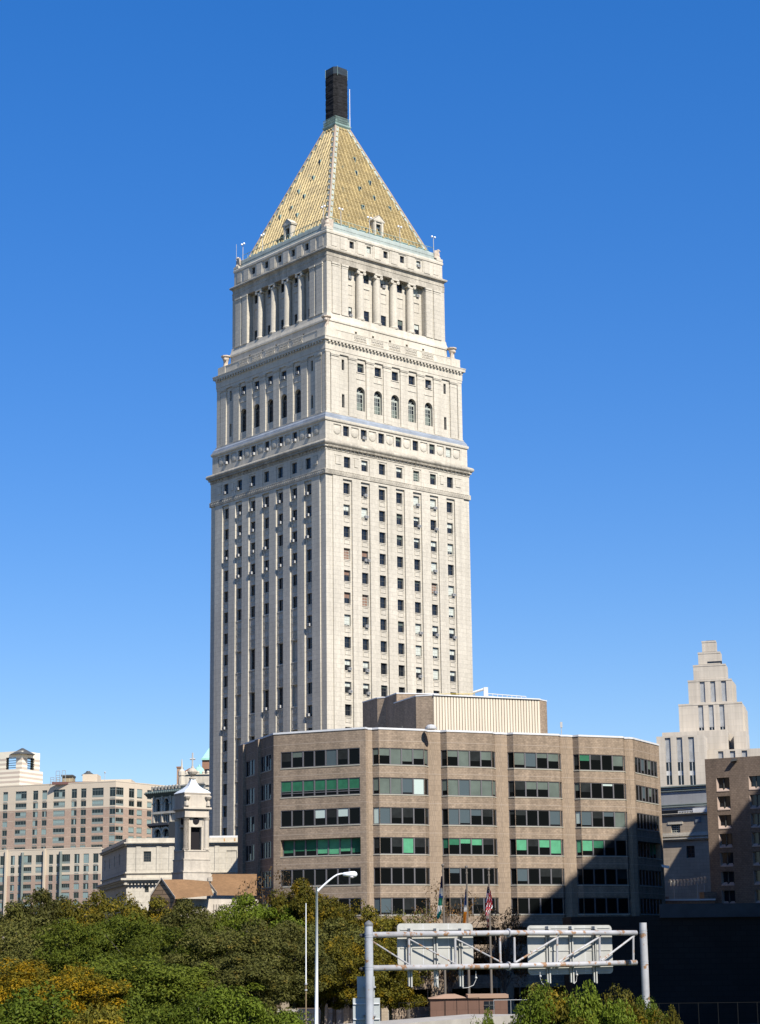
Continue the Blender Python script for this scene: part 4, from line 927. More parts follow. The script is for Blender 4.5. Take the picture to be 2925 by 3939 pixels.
F, zt_, w_ = tops[1]; m = MB(); a, b = F.dz(*dz_(865, 465), 0), F.dz(*dz_(1045, 480), 0); m.fquad(F, a[0], b[0], .02, bots[1]+.25, bots[1]+.95); m.build('vent_slot', GLASS, deco)
F, zt_, w_ = tops[0]; m = MB(); m.fbox(F, w_*.3, w_*.9, -1.6, -.4, zt_, zt_+.25); m.build('roof_hatch', FRAME, deco)
for F, h, i in SW:
    a, b, c, e, r = h; m = MB(); o = -r; mx = (a+b)/2
    m.fquad(F, a, b, o, c, e); gfr = .0 if i == 3 else (.12 if i == 4 else .48)
    w_ = m.build('window_strip', GLASS, deco)
    m = MB(); zsp = c+(e-c)*gfr
    m.fbox(F, a, b, o, o+.06, zsp, e)
    for k in range(5): x = a+(b-a)*(k+.5)/5; m.fbox(F, x-.07, x+.07, o+.06, o+.2, zsp, e+(.25 if k in (1, 2, 3) else .05))
    m.fbox(F, mx-.07, mx+.07, o, o+.12, c, zsp)
    if i == 9: m.fbox(F, a, b, o, o+.07, c+(zsp-c)*.42, c+(zsp-c)*.62)
    m.build('spandrel', DMET, w_)
# ================================================================ apartment block far left
ap = zm(0, 2850, 2.753)
APW = mat('pale_render', (.55, .46, .345), .9, brick=(3.0, 2.75, .03, .88, .97), noise=.05, nscale=.1); APB = mat('pink_brick', (.39, .28, .21), .9, brick=(.6, .25, .03, .82, .86), noise=.08, nscale=.15, fine=.06)
APF = mat('grey_green_frame', (.20, .23, .21), .5); APG = glassmat('tinted_glass', (.012, .018, .018), .07); APC = mat('green_grey_curtain', (.22, .29, .27), .7)
q = at_y(*ap(1228, 432), 600); ql = at_z(*ap(0, 490), q.z); qr = at_z(*ap(1618, 470), q.z)
AL_ = Fac((q.x-(q.x-ql.x)*1.35, q.y+(ql.y-q.y)*1.35), (q.x, q.y)); AR_ = Fac((q.x, q.y), (qr.x, qr.y)); AR_ = Fac((q.x, q.y), tuple(AR_.pt(AR_.L*1.6, 0, 0).xy))
HA = q.z; flat = thing('apartment_block', 'wide pale and pink brick apartment block with rows of windows', 'apartment building', (q.x, q.y, 0))
def colspec(F, xs, y): return [(F.dz(*ap(a, y), 0)[0], F.dz(*ap(b, y), 0)[0]) for a, b in xs]
rows = [(F_, t, b) for F_, t, b in ()]
zrow = lambda y: AL_.dz(*ap(630, y), 0)[1]
RZ = [(zrow(616), zrow(517)), *[(zrow(708+94*k), zrow(640+94*k)) for k in range(8)]]
zsplit = zrow(722)
CL = colspec(AL_, [(-120, -60), (33, 85), (165, 283), (350, 405), (447, 500), (567, 690), (757, 815), (857, 915), (975, 1097), (1160, 1226)], 560)
CRr = colspec(AR_, [(1230, 1310), (1367, 1425), (1452, 1508), (1560, 1610)], 560)
m = MB(); mb_ = MB(); awin = []
for F, cs in ((AL_, CL), (AR_, CRr)):
    hs = [(a, b, z0, z1, .18) for a, b in cs for z0, z1 in RZ if z0 > 2]
    m.wall(F, 0, F.L, zsplit, HA, [h for h in hs if h[2] > zsplit]); mb_.wall(F, 0, F.L, 0, zsplit, [h for h in hs if h[2] < zsplit])
    awin += [(F, h) for h in hs]
a, b = AL_.pt(0, 0, 0), AR_.pt(AR_.L, 0, 0); c_, d_ = b+Vector((-30, 60, 0)), a+Vector((0, 60, 0))
m.face(*[(s_.x, s_.y, HA-.3) for s_ in (a, AL_.pt(AL_.L, 0, 0), b, c_, d_)])
for s_, t_ in ((b, c_), (c_, d_), (d_, a)): m.face((s_.x, s_.y, 0), (t_.x, t_.y, 0), (t_.x, t_.y, HA), (s_.x, s_.y, HA))
m.build('upper_wall', APW, flat); mb_.build('brick_wall', APB, flat)
m = MB()
for F in (AL_, AR_): m.fbox(F, 0, F.L, -.4, .06, HA-.01, HA+.3)
for F in (AL_, AR_):
    for z0, z1 in RZ: m.fbox(F, 0, F.L, -.01, .012, z0-.95, z0-.87)
m.build('parapet', APW, flat)
# lower wing in front
ql2 = at_y(*ap(1075, 1136), 585); HW = ql2.z; q0 = at_z(*ap(0, 1168), HW)
AW = Fac((ql2.x-(ql2.x-q0.x)*1.2, ql2.y+(q0.y-ql2.y)*1.2), (ql2.x, ql2.y))
zw = lambda y: AW.dz(*ap(600, y), 0)[1]
RW = [(zw(1305), zw(1205)), *[(zw(1395+93*k), zw(1330+93*k)) for k in range(7)]]
CW = [(AW.dz(*ap(a, 1250), 0)[0], AW.dz(*ap(b, 1250), 0)[0]) for a, b in [(-60, -20), (0, 60), (112, 157), (190, 228), (247, 335), (377, 463), (517, 562), (595, 633), (655, 742), (785, 842), (883, 942), (985, 1043)]]
wing = thing('apartment_wing', 'lower pale and pink apartment wing with dark vertical joints, in front of the wide block', 'apartment building', (ql2.x, ql2.y, 0))
hs = [(a, b, z0, z1, .18) for a, b in CW for z0, z1 in RW if z0 > 2]; zs2 = zw(1420)
m = MB(); m.wall(AW, 0, AW.L, zs2, HW, [h for h in hs if h[2] > zs2]); a, b = AW.pt(0, 0, 0), AW.pt(AW.L, 0, 0); c_ = b+Vector((4, 12, 0)); d_ = a+Vector((4, 12, 0))
m.face(*[(s_.x, s_.y, HW-.02) for s_ in (a, b, c_, d_)]); m.face((b.x, b.y, 0), (c_.x, c_.y, 0), (c_.x, c_.y, HW), (b.x, b.y, HW)); m.build('upper_wall', APW, wing)
m = MB(); m.wall(AW, 0, AW.L, 0, zs2, [h for h in hs if h[2] < zs2]); m.build('brick_wall', APB, wing)
m = MB(); m.fbox(AW, 0, AW.L, -.4, .06, HW-.01, HW+.35); m.build('parapet', APW, wing)
m = MB()
for x in (237, 641): d = AW.dz(*ap(x, 1300), 0)[0]; m.hexa([AW.pt(d-.5, .02, 0), AW.pt(d+.45, 1.3, 0), AW.pt(d+.5, .02, 0), AW.pt(d-.4, 0, 0)], [AW.pt(d-.5, .02, HW-.6), AW.pt(d+.45, 1.3, HW-.9), AW.pt(d+.5, .02, HW-.6), AW.pt(d-.4, 0, HW-.6)])
m.build('dark_fold', APF, wing)  # dark strips painting the shade of the wall's recessed vertical folds
m = MB()
for x in (70, 476): d = AW.dz(*ap(x, 1300), 0)[0]; m.fbox(AW, d-.28, d+.28, 0, .7, 0, HW+.3)
m.build('pier', APW, wing)
ra = random.Random(5)
def apwin(F, h, parent, st):
    wide = (h[1]-h[0]) > 2.6; nv = 3 if wide else 1; low = .24 if wide else .0
    cur = ra.random() < .45
    if st is None:
        w_ = MB(); win_geo(w_, F, h, -.16, nv, 0, .12)
        if h[3]-h[2] > 2.8: w_.fbox(F, h[0], h[1], -.16, -.08, h[3]-.75, h[3]-.65)
        if wide: w_.fbox(F, h[0], h[1], -.16, -.09, h[2], h[2]+.65)
        else: w_.fbox(F, h[0]+.2, h[1]-.2, 0, .03, h[2]-.52, h[2]-.28)
        w_ = w_.build('window', APF, parent); g_ = MB(); g_.fquad(F, h[0], h[1], -.15, h[2], h[3]); g_.build('pane', APG, w_)
        if cur:
            g_ = MB(); x0 = h[0]+(.12 if ra.random() < .6 else (h[1]-h[0])*.45); g_.fquad(F, x0, h[1]-.12 if ra.random() < .7 else (x0+h[1])/2, -.135, h[2]+(.66 if wide else .12), h[3]-.12-(.6 if h[3]-h[2] > 2.8 else 0)); g_.build('curtain', APC, w_)
    else: win_stuff(st, F, h, -.16, nv, 0, ra.choice((0, 0, .9)), .12)
vis = [(F, h) for F, h in awin if h[2] > 26]; rest = [(F, h) for F, h in awin if h[2] <= 26]
st = MB()
for k, (F, h) in enumerate(vis): apwin(F, h, flat, None if k < 100 else st)
for F, h in rest: win_stuff(st, F, h, -.16, 1, 0, 0, .12)
tag(st.build('windows', [APG, APF, APC], flat), kind='stuff')
vis = [h for h in hs if h[2] > 8]; st = MB()
for k, h in enumerate(vis): apwin(AW, h, wing, None if k < 90 else st)
if st.v: tag(st.build('windows', [APG, APF, APC], wing), kind='stuff')
# rooftop things of the apartment block
def roofbox(x0, x1, y0, y1, dep, depth, name, mt, parent):
    a, b = at_y(*ap(x0, y0), dep), at_y(*ap(x1, y1), dep); m = MB(); m.box(a.x, b.x, dep, dep+depth, min(HA-.3, b.z), a.z); return m.build(name, mt, parent), a, b
roofbox(875, 1030, 355, 430, 612, 8, 'plant_room', APW, flat)
m = MB(); a = at_y(*ap(930, 322), 614); m.lathe((a.x, 615, a.z-1.2), [(2.3, 0), (.7, 1.0), (.6, 1.3)], 8); m.build('roof_tank_cap', FRAME, flat)
roofbox(655, 765, 378, 440, 610, 6, 'cooling_tower', mat('tan_louvre', (.45, .36, .22), .7, brick=(.5, 5, .1, .5, .7)), flat)
m = MB(); a, b = at_y(*ap(655, 378), 609.8), at_y(*ap(765, 384), 609.8); m.box(a.x-.2, b.x+.2, 609.5, 616, a.z, a.z+.5); m.build('cooling_tower_top', FRAME, flat)
m = MB(); a, b = at_y(*ap(550, 450), 606), at_y(*ap(1010, 430), 606); m.box(a.x, b.x, 606, 607, a.z-.4, a.z+.4); m.build('roof_kerb', mat('dark_red_roof', (.14, .07, .06), .9), flat)
m = MB()
for x0, x1, y0 in ((538, 572, 388), (595, 632, 320), (600, 638, 388), (660, 692, 316)):
    a, b = at_y(*ap(x0, y0), 608), at_y(*ap(x1, 455), 608)
    for x in (a.x, b.x): m.tube([(x, 608, b.z), (x, 608, a.z)], .09, 4)
    for f in (0, .35, .7): m.tube([(a.x, 608, a.z+(b.z-a.z)*f), (b.x, 608, a.z+(b.z-a.z)*f)], .08, 4)
m.build('antenna_frames', mat('galvanised_frame', (.30, .32, .32), .6), flat)
m = MB(); a = at_y(*ap(1112, 335), 603); m.tube([(a.x, 603, HA), (a.x, 603, a.z)], .09, 5); m.ball((a.x, 603, a.z), .3, 6); m.build('roof_light', ACM, flat)
roofbox(1030, 1390, 412, 440, 620, 10, 'stair_penthouse', APW, flat)
# striped tower behind
FS0 = at_y(*ap(236, 105), 640); fsl = at_y(*ap(0, 115), 644); fsr = at_y(*ap(425, 125), 648)
STR = mat('striped_masonry', (.70, .64, .50), .85, brick=(50, 1.0, .0, 1, 1), noise=.05)
def striped(mt_a, mt_b): pass
stp = thing('striped_tower', 'cream and tan striped tower top with square openings, left of the wide apartment block', 'tower', (FS0.x, FS0.y, 0))
CRM, TAN = mat('cream_band', (.72, .65, .51), .85, noise=.05), mat('tan_band', (.48, .40, .32), .85, noise=.05)
def stripes(px_c, pyt, pyb, px_l, pyl, px_r, pyr, bands, name, holesL=(), holesR=(), hz=(0, 0), off=0):
    c = at_y(*ap(px_c, pyt), 640+off); l_ = at_y(*ap(px_l, pyl), 640+off+(px_c-px_l)*.018); r_ = at_y(*ap(px_r, pyr), 640+off+(px_r-px_c)*.05)
    FL_, FR_ = Fac((l_.x, l_.y), (c.x, c.y)), Fac((c.x, c.y), (r_.x, r_.y)); zt_, zb_ = c.z, at_y(*ap(px_c, pyb), 640+off).z
    a = MB(); b = MB(); n = bands
    for i in range(n):
        z1, z0 = zt_-(zt_-zb_)*i/n, zt_-(zt_-zb_)*(i+1)/n; q_ = a if (i in (0, 1) and hz[1]) or i % 2 == 0 else b
        for F, hx in ((FL_, holesL), (FR_, holesR)):
            hs_ = [(F.dz(*ap(x0, 230), 0)[0], F.dz(*ap(x1, 230), 0)[0], hz[0], hz[1], 1.6) for x0, x1 in hx]
            q_.wall(F, 0, F.L, z0, z1, [h for h in hs_ if h[2] < z1 and h[3] > z0])
    back_ = [Vector((r_.x-6, r_.y+8, 0)), Vector((l_.x-2, l_.y+8, 0))]
    a.face((l_.x, l_.y, zt_), (c.x, c.y, zt_), (r_.x, r_.y, zt_), (back_[0].x, back_[0].y, zt_), (back_[1].x, back_[1].y, zt_))
    if zb_ < HA+3:
        for F in (FL_, FR_): a.wall(F, 0, F.L, 0, zb_)
    return a.build(name+'_cream_bands', CRM, stp), b.build(name+'_tan_bands', TAN, stp)
zh1, zh0 = at_y(*ap(236, 168), 640).z, at_y(*ap(236, 295), 640).z
stripes(236, 105, 300, -60, 118, 425, 127, 8, 'belvedere', [(62, 170)], [(290, 365)], (zh0, zh1))
stripes(210, 298, 490, -60, 312, 455, 325, 8, 'shaft', (), (), (0, 0), -4)
m = MB(); a = at_y(*ap(238, 78), 643); m.lathe((a.x, 643, a.z-2.2), [(4.4, 0), (.3, 2.2)], 8); m.build('roof_cone', FRAME, stp)
# ================================================================ ornate block, domed block, brick chimneys, green roofed tower
orn = zm(550, 2850, 3.4225)
ORN = mat('carved_limestone', (.54, .48, .38), .9, noise=.15, nscale=.4, streak=.18)
o0, o1 = at_y(*orn(128, 640), 540), at_y(*orn(560, 640), 531)
FO = Fac((o0.x, o0.y), (o1.x, o1.y)); zo = lambda y: FO.dz(*orn(300, y), 0)[1]; do = lambda x: FO.dz(*orn(x, 850), 0)[0]
orna = thing('ornate_building', 'pale ornate stone building with tall arched windows and a dark heavy cornice', 'building', (o0.x, o0.y, 0))
m = MB(); oh = [(do(x-27), do(x+27), zo(925), zo(762), .6) for x in (205, 318, 540)]+[(do(x-38+26*k), do(x-38+26*k+19), zo(1070), zo(975), .5) for x in (205, 315, 540) for k in range(3)]+[(do(x-38), do(x+38), zo(1262), zo(1160), .6) for x in (205, 315)]
m.wall(FO, 0, FO.L+8, 0, zo(615), oh)
for h in oh[:3]+oh[-2:]:
    c = (h[0]+h[1])/2; r = (h[1]-h[0])/2; zs = h[3]-r
    for k in range(8):
        a0, a1 = math.pi*k/8, math.pi*(k+1)/8; cx = h[1] if k < 4 else h[0]
        m.face(FO.pt(c+r*math.cos(a0), 0, zs+r*math.sin(a0)), FO.pt(c+r*math.cos(a1), 0, zs+r*math.sin(a1)), FO.pt(cx, 0, h[3]))
        for R0, R1, o in ((1.12, 1.5, .35), ):
            m.hexa([FO.pt(c+r*R0*math.cos(a0), 0, zs+r*R0*math.sin(a0)), FO.pt(c+r*R1*math.cos(a0), 0, zs+r*R1*math.sin(a0)), FO.pt(c+r*R1*math.cos(a1), 0, zs+r*R1*math.sin(a1)), FO.pt(c+r*R0*math.cos(a1), 0, zs+r*R0*math.sin(a1))], [FO.pt(c+r*R0*math.cos(a0), o, zs+r*R0*math.sin(a0)), FO.pt(c+r*R1*math.cos(a0), o, zs+r*R1*math.sin(a0)), FO.pt(c+r*R1*math.cos(a1), o, zs+r*R1*math.sin(a1)), FO.pt(c+r*R0*math.cos(a1), o, zs+r*R0*math.sin(a1))])
    m.face(FO.pt(c, 0, h[3]), FO.pt(h[0], 0, h[3]), FO.pt(h[1], 0, h[3]))
for x in (150, 260, 370, 480): 
    m.fbox(FO, do(x-9), do(x+9), 0, .35, zo(1070), zo(700)); m.lathe(FO.pt(do(x), .45, zo(835)), [(.3, 0), (.4, .2), (.3, .4), (.1, .5)], 8)
m.fbox(FO, 0, FO.L+8, 0, .5, zo(960), zo(930)); m.fbox(FO, 0, FO.L+8, 0, .35, zo(618), zo(600))
for k in range(9): x = do(130+45*k); m.fbox(FO, x-.3, x+.3, -.2, .4, zo(640), zo(590))
m.build('wall', ORN, orna)
m = MB(); m.hexa([FO.pt(-2, 0, zo(735)), FO.pt(FO.L+8, 0, zo(735)), FO.pt(FO.L+8, -1, zo(735)), FO.pt(-2, -1, zo(735))], [FO.pt(-2, 1.6, zo(680)), FO.pt(FO.L+8, 1.6, zo(680)), FO.pt(FO.L+8, -1, zo(680)), FO.pt(-2, -1, zo(680))])
for k in range(26): x = -1+k*.8; m.lathe(FO.pt(x, 1.5, zo(690)), [(.35, 0), (.4, .3), (0, .7)], 6)
m.build('cornice', mat('dark_green_cornice', (.10, .13, .12), .8, noise=.2), orna)
m = MB(); m.fbox(FO, do(95), do(370), 0, 1.0, zo(1110), zo(1080))
for k in range(10): x = do(100+28*k); m.hexa([FO.pt(x-.15, 0, zo(1140)), FO.pt(x+.15, 0, zo(1140)), FO.pt(x+.15, -.2, zo(1140)), FO.pt(x-.15, -.2, zo(1140))], [FO.pt(x-.25, .9, zo(1110)), FO.pt(x+.25, .9, zo(1110)), FO.pt(x+.25, -.2, zo(1110)), FO.pt(x-.25, -.2, zo(1110))])
m.build('balcony', mat('dark_iron', (.06, .06, .065), .7), orna)
m = MB(); m.fbox(FO, do(372), do(560), 0, .8, zo(1400), zo(1078)); m.build('fire_stair', FRAME, orna)
for h in oh:
    m = MB(); m.fquad(FO, h[0], h[1], -.5, h[2], h[3]); w_ = m.build('window', GLASS, orna); m = MB(); c = (h[0]+h[1])/2
    m.fbox(FO, c-.06, c+.06, -.5, -.42, h[2], h[3]); m.fbox(FO, h[0], h[1], -.5, -.42, h[2]+(h[3]-h[2])*.5, h[2]+(h[3]-h[2])*.5+.12); m.build('frame', FRAME, w_)
m = MB(); a = at_y(*orn(500, 600), 533); m.lathe((a.x, 535, a.z-1), [(2.2, 0), (1.9, .8), (1.0, 1.6), (.8, 4), (1.0, 4.1), (.9, 5.2), (.3, 5.9), (.1, 8.6)], 8); m.build('pinnacle', ORN, orna)
# domed corner pavilion
d0, d1 = at_y(*orn(560, 600), 560), at_y(*orn(900, 600), 560); FD = Fac((d0.x, d0.y), (d1.x, d1.y)); zd_ = lambda y: FD.dz(*orn(720, y), 0)[1]; dd_ = lambda x: FD.dz(*orn(x, 600), 0)[0]
dome = thing('domed_pavilion', 'cream stone pavilion topped by a small round green dome', 'building', (d0.x, d0.y, 0))
m = MB(); m.fbox(FD, 0, FD.L+6, -14, 0, 0, zd_(590)); m.fbox(FD, dd_(705), FD.L+6.2, 0, 1.4, 0, zd_(590))
for y0, y1, o in ((590, 455, 1.9), (455, 445, 2.3), (660, 640, 1.7)): m.fbox(FD, -.3, FD.L+6, -.3, o, zd_(y0), zd_(y1))
for x in (575, 640, 730, 800, 860):
    o = 1.6 if x > 700 else .6; m.lathe(FD.pt(dd_(x), o-.6, zd_(447)), [(.42, 0), (.4, .5), (.5, .55), (.34, .85), (.1, 1.05)], 8)
m.fbox(FD, 0, FD.L+6, -.6, -.1, zd_(447), zd_(540)); m.build('wall', ORN, dome)
m = MB()
for k in range(9): a0, a1 = math.pi*k/8, math.pi*(k+1)/8
cxd = dd_(800); R1_ = abs(dd_(840)-dd_(760))/2*1.0
for k in range(8):
    a0, a1 = math.pi*k/8, math.pi*(k+1)/8; zs = zd_(530)
    m.hexa([FD.pt(cxd+R1_*math.cos(a0), 1.4, zs+R1_*math.sin(a0)), FD.pt(cxd+R1_*1.25*math.cos(a0), 1.4, zs+R1_*1.25*math.sin(a0)), FD.pt(cxd+R1_*1.25*math.cos(a1), 1.4, zs+R1_*1.25*math.sin(a1)), FD.pt(cxd+R1_*math.cos(a1), 1.4, zs+R1_*math.sin(a1))], [FD.pt(cxd+R1_*math.cos(a0), 1.65, zs+R1_*math.sin(a0)), FD.pt(cxd+R1_*1.25*math.cos(a0), 1.65, zs+R1_*1.25*math.sin(a0)), FD.pt(cxd+R1_*1.25*math.cos(a1), 1.65, zs+R1_*1.25*math.sin(a1)), FD.pt(cxd+R1_*math.cos(a1), 1.65, zs+R1_*math.sin(a1))])
m.build('blind_arch', ORN, dome)
GRC = mat('verdigris', (.30, .56, .46), .6, noise=.12, nscale=1, streak=.1)
cx_ = FD.pt(dd_(727), -3, 0); rd = abs(dd_(800)-dd_(655))/2; zb_ = zd_(415)
m = MB(); m.lathe((cx_.x, cx_.y, zb_-2), [(rd*1.05, 0), (rd*1.05, 2)]+[(rd*math.cos(t*math.pi/16), 2+rd*1.25*math.sin(t*math.pi/16)) for t in range(0, 8)]+[(.35, 2+rd*1.27), (.3, 2+rd*1.4), (.05, 2+rd*1.6)], 16); m.build('dome', GRC, dome)
# brick chimney and gable
bk = mat('red_brown_brick', (.30, .16, .10), .9, brick=(.6, .25, .03, .8, .85), noise=.1)
a, b = at_y(*orn(447, 357), 590), at_y(*orn(508, 357), 590); t_ = thing('brick_chimney', 'square brown brick chimney behind the ornate cornice', 'chimney', (a.x, 590, 0)); m = MB(); m.box(a.x, b.x, 590, 594, 0, a.z); m.build('stack', mat('tan_brown_brick', (.36, .23, .15), .9, brick=(.6, .25, .03, .8, .85)), t_)
m = MB(); m.box(a.x-.15, b.x+.15, 589.8, 594.2, a.z, a.z+.4); m.build('cap', bk, t_)
a, b = at_y(*orn(525, 410), 600), at_y(*orn(700, 410), 600); pk = at_y(*orn(615, 358), 600); t_ = thing('gabled_brick_building', 'red brick gable just behind the bell turret finial', 'building', (a.x, 600, 0))
m = MB(); m.face((a.x, 600, 0), (b.x, 600, 0), (b.x, 600, a.z), (pk.x, 600, pk.z), (a.x, 600, a.z)); m.face((a.x, 600, a.z), (pk.x, 600, pk.z), (pk.x, 615, pk.z), (a.x, 615, a.z)); m.face((b.x, 600, a.z), (b.x, 615, a.z), (pk.x, 615, pk.z), (pk.x, 600, pk.z)); m.face((a.x, 600, 0), (a.x, 600, a.z), (a.x, 615, a.z), (a.x, 615, 0)); m.build('wall', bk, t_)
# green pyramid roofed tower, mostly behind the courthouse
a, b = at_y(*orn(780, 255), 700), at_y(*orn(1010, 255), 700); t_ = thing('green_roofed_tower', 'brown brick tower with a pale green pyramid roof peeping out beside the courthouse', 'tower', (a.x, 700, 0)); wv = b.x-a.x
FGT = Fac((a.x, 700), (b.x, 700)); hg = [(1.0+3.0*i, 2.6+3.0*i, a.z-4.8-3.6*k-2.2, a.z-3.2-3.6*k, .4) for i in range(int(wv/3)) for k in range(10)]
m = MB(); m.wall(FGT, 0, FGT.L, 0, a.z, hg); m.box(a.x, b.x, 700.5, 700+wv, 0, a.z-.01); m.build('wall', bk, t_)
m = MB(); m.fbox(FGT, -.3, FGT.L+.3, -.5, .6, a.z, a.z+.7); m.build('eaves', GRC, t_)
m = MB(); zc_ = a.z+.7; ap_ = (a.x+wv/2, 700+wv/2, zc_+wv*.85); cs = [(a.x, 700, zc_), (b.x, 700, zc_), (b.x, 700+wv, zc_), (a.x, 700+wv, zc_)]
for i in range(4): m.face(cs[i], cs[(i+1) % 4], ap_)
m.build('roof', GRC, t_)
for h in hg[:20]: m = MB(); m.fquad(FGT, h[0], h[1], -.35, h[2], h[3]); m.build('window', GLASS, t_)
# ================================================================ classical courthouse wing left of the turret
c6 = zm(0, 2800, 1.652)
w0 = at_y(*c6(808, 703), 285); w1 = at_y(*c6(1540, 690), 285.6); wl = at_z(*c6(650, 775), w0.z)
FWg = Fac((w0.x, w0.y), (w1.x, w1.y)); FWl = Fac((wl.x, wl.y), (w0.x, w0.y)); HWg = w0.z
zg = lambda y: FWg.dz(*c6(950, y), 0)[1]; dg = lambda x: FWg.dz(*c6(x, 850), 0)[0]
wingc = thing('classical_wing', 'low cream classical courthouse wing with a dark shaded side wall', 'building', (w0.x, w0.y, 0))
m = MB(); hw_ = [(dg(912), dg(960), zg(852), zg(785), .3), (dg(1092), dg(1140), zg(852), zg(785), .3), (dg(922), dg(948), zg(1046), zg(1005), .3), (dg(1440), dg(1505), zg(870), zg(785), .12)]
m.wall(FWg, 0, FWg.L+3, 0, HWg, hw_); m.fquad(FWg, hw_[3][0], hw_[3][1], -.12, hw_[3][2], hw_[3][3])
hl = [(FWl.L*(.12+.2*k), FWl.L*(.12+.2*k)+.9, zg(855), zg(785), .3) for k in range(4)]
m.wall(FWl, 0, FWl.L, 0, HWg, hl)
m.face(*[(q_.x, q_.y, HWg-.3) for q_ in (FWl.pt(0, 0, 0), FWg.pt(0, 0, 0), FWg.pt(FWg.L+3, 0, 0), FWg.pt(FWg.L+3, -22, 0))])
for x in (880, 1010, 1090, 1380): m.fbox(FWg, dg(x)-.35, dg(x)+.35, 0, .1, zg(915), zg(750))
m.build('wall', STONE, wingc)
m = MB(); m.fbox(FWg, .03, FWg.L+3, 0, .09, zg(738), zg(702)); m.fbox(FWl, 0, FWl.L, 0, .09, zg(738), zg(702))
for F in (FWg, FWl):
    for y0, y1, o in ((745, 735, .3), (735, 728, .5), (925, 915, .2), (978, 968, .6), (968, 955, .9), (985, 978, .35)): m.fbox(F, -.02 if F is FWg else 0, F.L+(3 if F is FWg else o), -.1, o, zg(y0), zg(y1))
    k = 0.2
    while k < F.L+2: m.fbox(F, k, k+.22, .1, .45, zg(998), zg(986)); k += .5
m.build('cornices', STONE_PLAIN, wingc)
m = MB(); m.fbox(FWg, dg(1330), FWg.L+3, -.3, .06, HWg-.01, HWg+.25); m.build('roof_membrane', COPING, wingc)
m = MB(); 
for x in (1425, 1492): m.fquad(FWg, dg(x)-.08, dg(x)+.1, .095, zg(738), zg(708))
m.build('rust_stains', mat('rust_stain', (.42, .22, .07), .9, noise=.3, nscale=2), wingc)
for h in hw_[:3]: window(FWg, h, -.28, wingc, nv=2, nh=3)
for h in hl: window(FWl, h, -.28, wingc, nv=1, nh=3)
# ================================================================ church: bell turret and brown roofs
t6 = orn
q = at_y(*t6(548, 880), 228)
ROT = math.radians(28); tf = Vector((math.cos(ROT), math.sin(ROT)))
def turret_fac(x_corner, w_, yref): 
    c = at_y(*t6(x_corner, yref), 228); A_ = Vector((c.x, c.y)); return A_
base = at_y(*t6(532, 1900), 228); wpx = lambda a, b: (at_y(*t6(b, 1500), 228).x-at_y(*t6(a, 1500), 228).x)/.93
ctrT = Vector((base.x, base.y))+tf*(wpx(532, 893)/2)+Vector((-tf.y, tf.x))*(wpx(532, 893)/2)
FTr = Fac(tuple(ctrT-tf*5-Vector((-tf.y, tf.x))*0), tuple(ctrT+tf*5))
def TF(hw, side=0):
    n_ = Vector((tf.y, -tf.x)); A_ = ctrT+n_*hw-tf*hw; B_ = ctrT+n_*hw+tf*hw
    if side == 0: return Fac(tuple(A_), tuple(B_))
    C3 = ctrT-n_*hw-tf*hw; return Fac(tuple(C3), tuple(A_))
tz = lambda y: TF(2.4).dz(*t6(700, y), 0)[1]
church = thing('church', 'cream stone church with square bell turret and brown pitched roofs', 'church', (ctrT.x, ctrT.y, 0))
CH = mat('cream_stucco_stone', (.52, .455, .37), .9, noise=.14, nscale=.5, streak=.24, fine=.05); CHD = mat('stained_stone', (.50, .44, .36), .9, noise=.14, nscale=.6, streak=.2, fine=.1, spots=((.20, .17, .15), .8, .66))
LEADW = mat('white_lead_roof', (.66, .70, .73), .5, noise=.1, nscale=.6, streak=.1)
def sqblock(m, hw, z0, z1):
    p = [ctrT+tf*sx*hw+Vector((-tf.y, tf.x))*sy*hw for sx, sy in ((-1, -1), (1, -1), (1, 1), (-1, 1))]
    m.prism([(q_.x, q_.y) for q_ in p], z0, z1, True)
hwB = wpx(532, 893)/2
m = MB(); sqblock(m, hwB*1.02, 4, tz(1725)); sqblock(m, hwB*1.06, tz(1732), tz(1715)); sqblock(m, hwB*.97, tz(1715), tz(1560)); sqblock(m, hwB*1.0, tz(1565), tz(1550)); m.build('turret_base', CHD, church)
hwS = hwB*.9; m = MB(); sqblock(m, hwS, tz(1552), tz(1440)); sqblock(m, hwS*1.04, tz(1450), tz(1432))
sqblock(m, hwS*.42, tz(1435), tz(995))
# belfry walls with opening
for sd in (0, 1):
    F = TF(hwS*.78, sd); L_c = F.L/2
    m.wall(F, 0, F.L, tz(1435), tz(995), [(L_c-.66, L_c+.66, tz(1432), tz(1122), .5)], o=0)
    for s_ in (-1, 1): 
        m.fbox(F, L_c+s_*.78-.1, L_c+s_*.78+.1, 0, .1, tz(1432), tz(1110))
    m.fbox(F, L_c-.9, L_c+.9, 0, .12, tz(1128), tz(1110))
    G = TF(hwS, sd)
    for d in (hwS*.17, G.L-hwS*.17):
        b_ = G.pt(d, -hwS*.17, 0); m.lathe((b_.x, b_.y, tz(1432)), [(.42, 0), (.42, .15), (.34, .2), (.32, tz(1010)-tz(1432)-.3), (.36, tz(1010)-tz(1432)-.2), (.45, tz(1010)-tz(1432))], 12)
    m.fbox(F, 0, hwS*.22, 0, .1, tz(1435), tz(1000)); m.fbox(F, F.L-hwS*.22, F.L, 0, .1, tz(1435), tz(1000))
m.build('belfry', CH, church)
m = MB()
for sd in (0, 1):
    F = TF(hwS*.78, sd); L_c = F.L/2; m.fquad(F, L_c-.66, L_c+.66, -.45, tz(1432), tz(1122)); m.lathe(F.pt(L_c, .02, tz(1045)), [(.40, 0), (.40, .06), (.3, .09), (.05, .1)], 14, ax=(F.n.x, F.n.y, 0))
m.build('belfry_opening', mat('black_opening', (.012, .010, .012), .9), church)
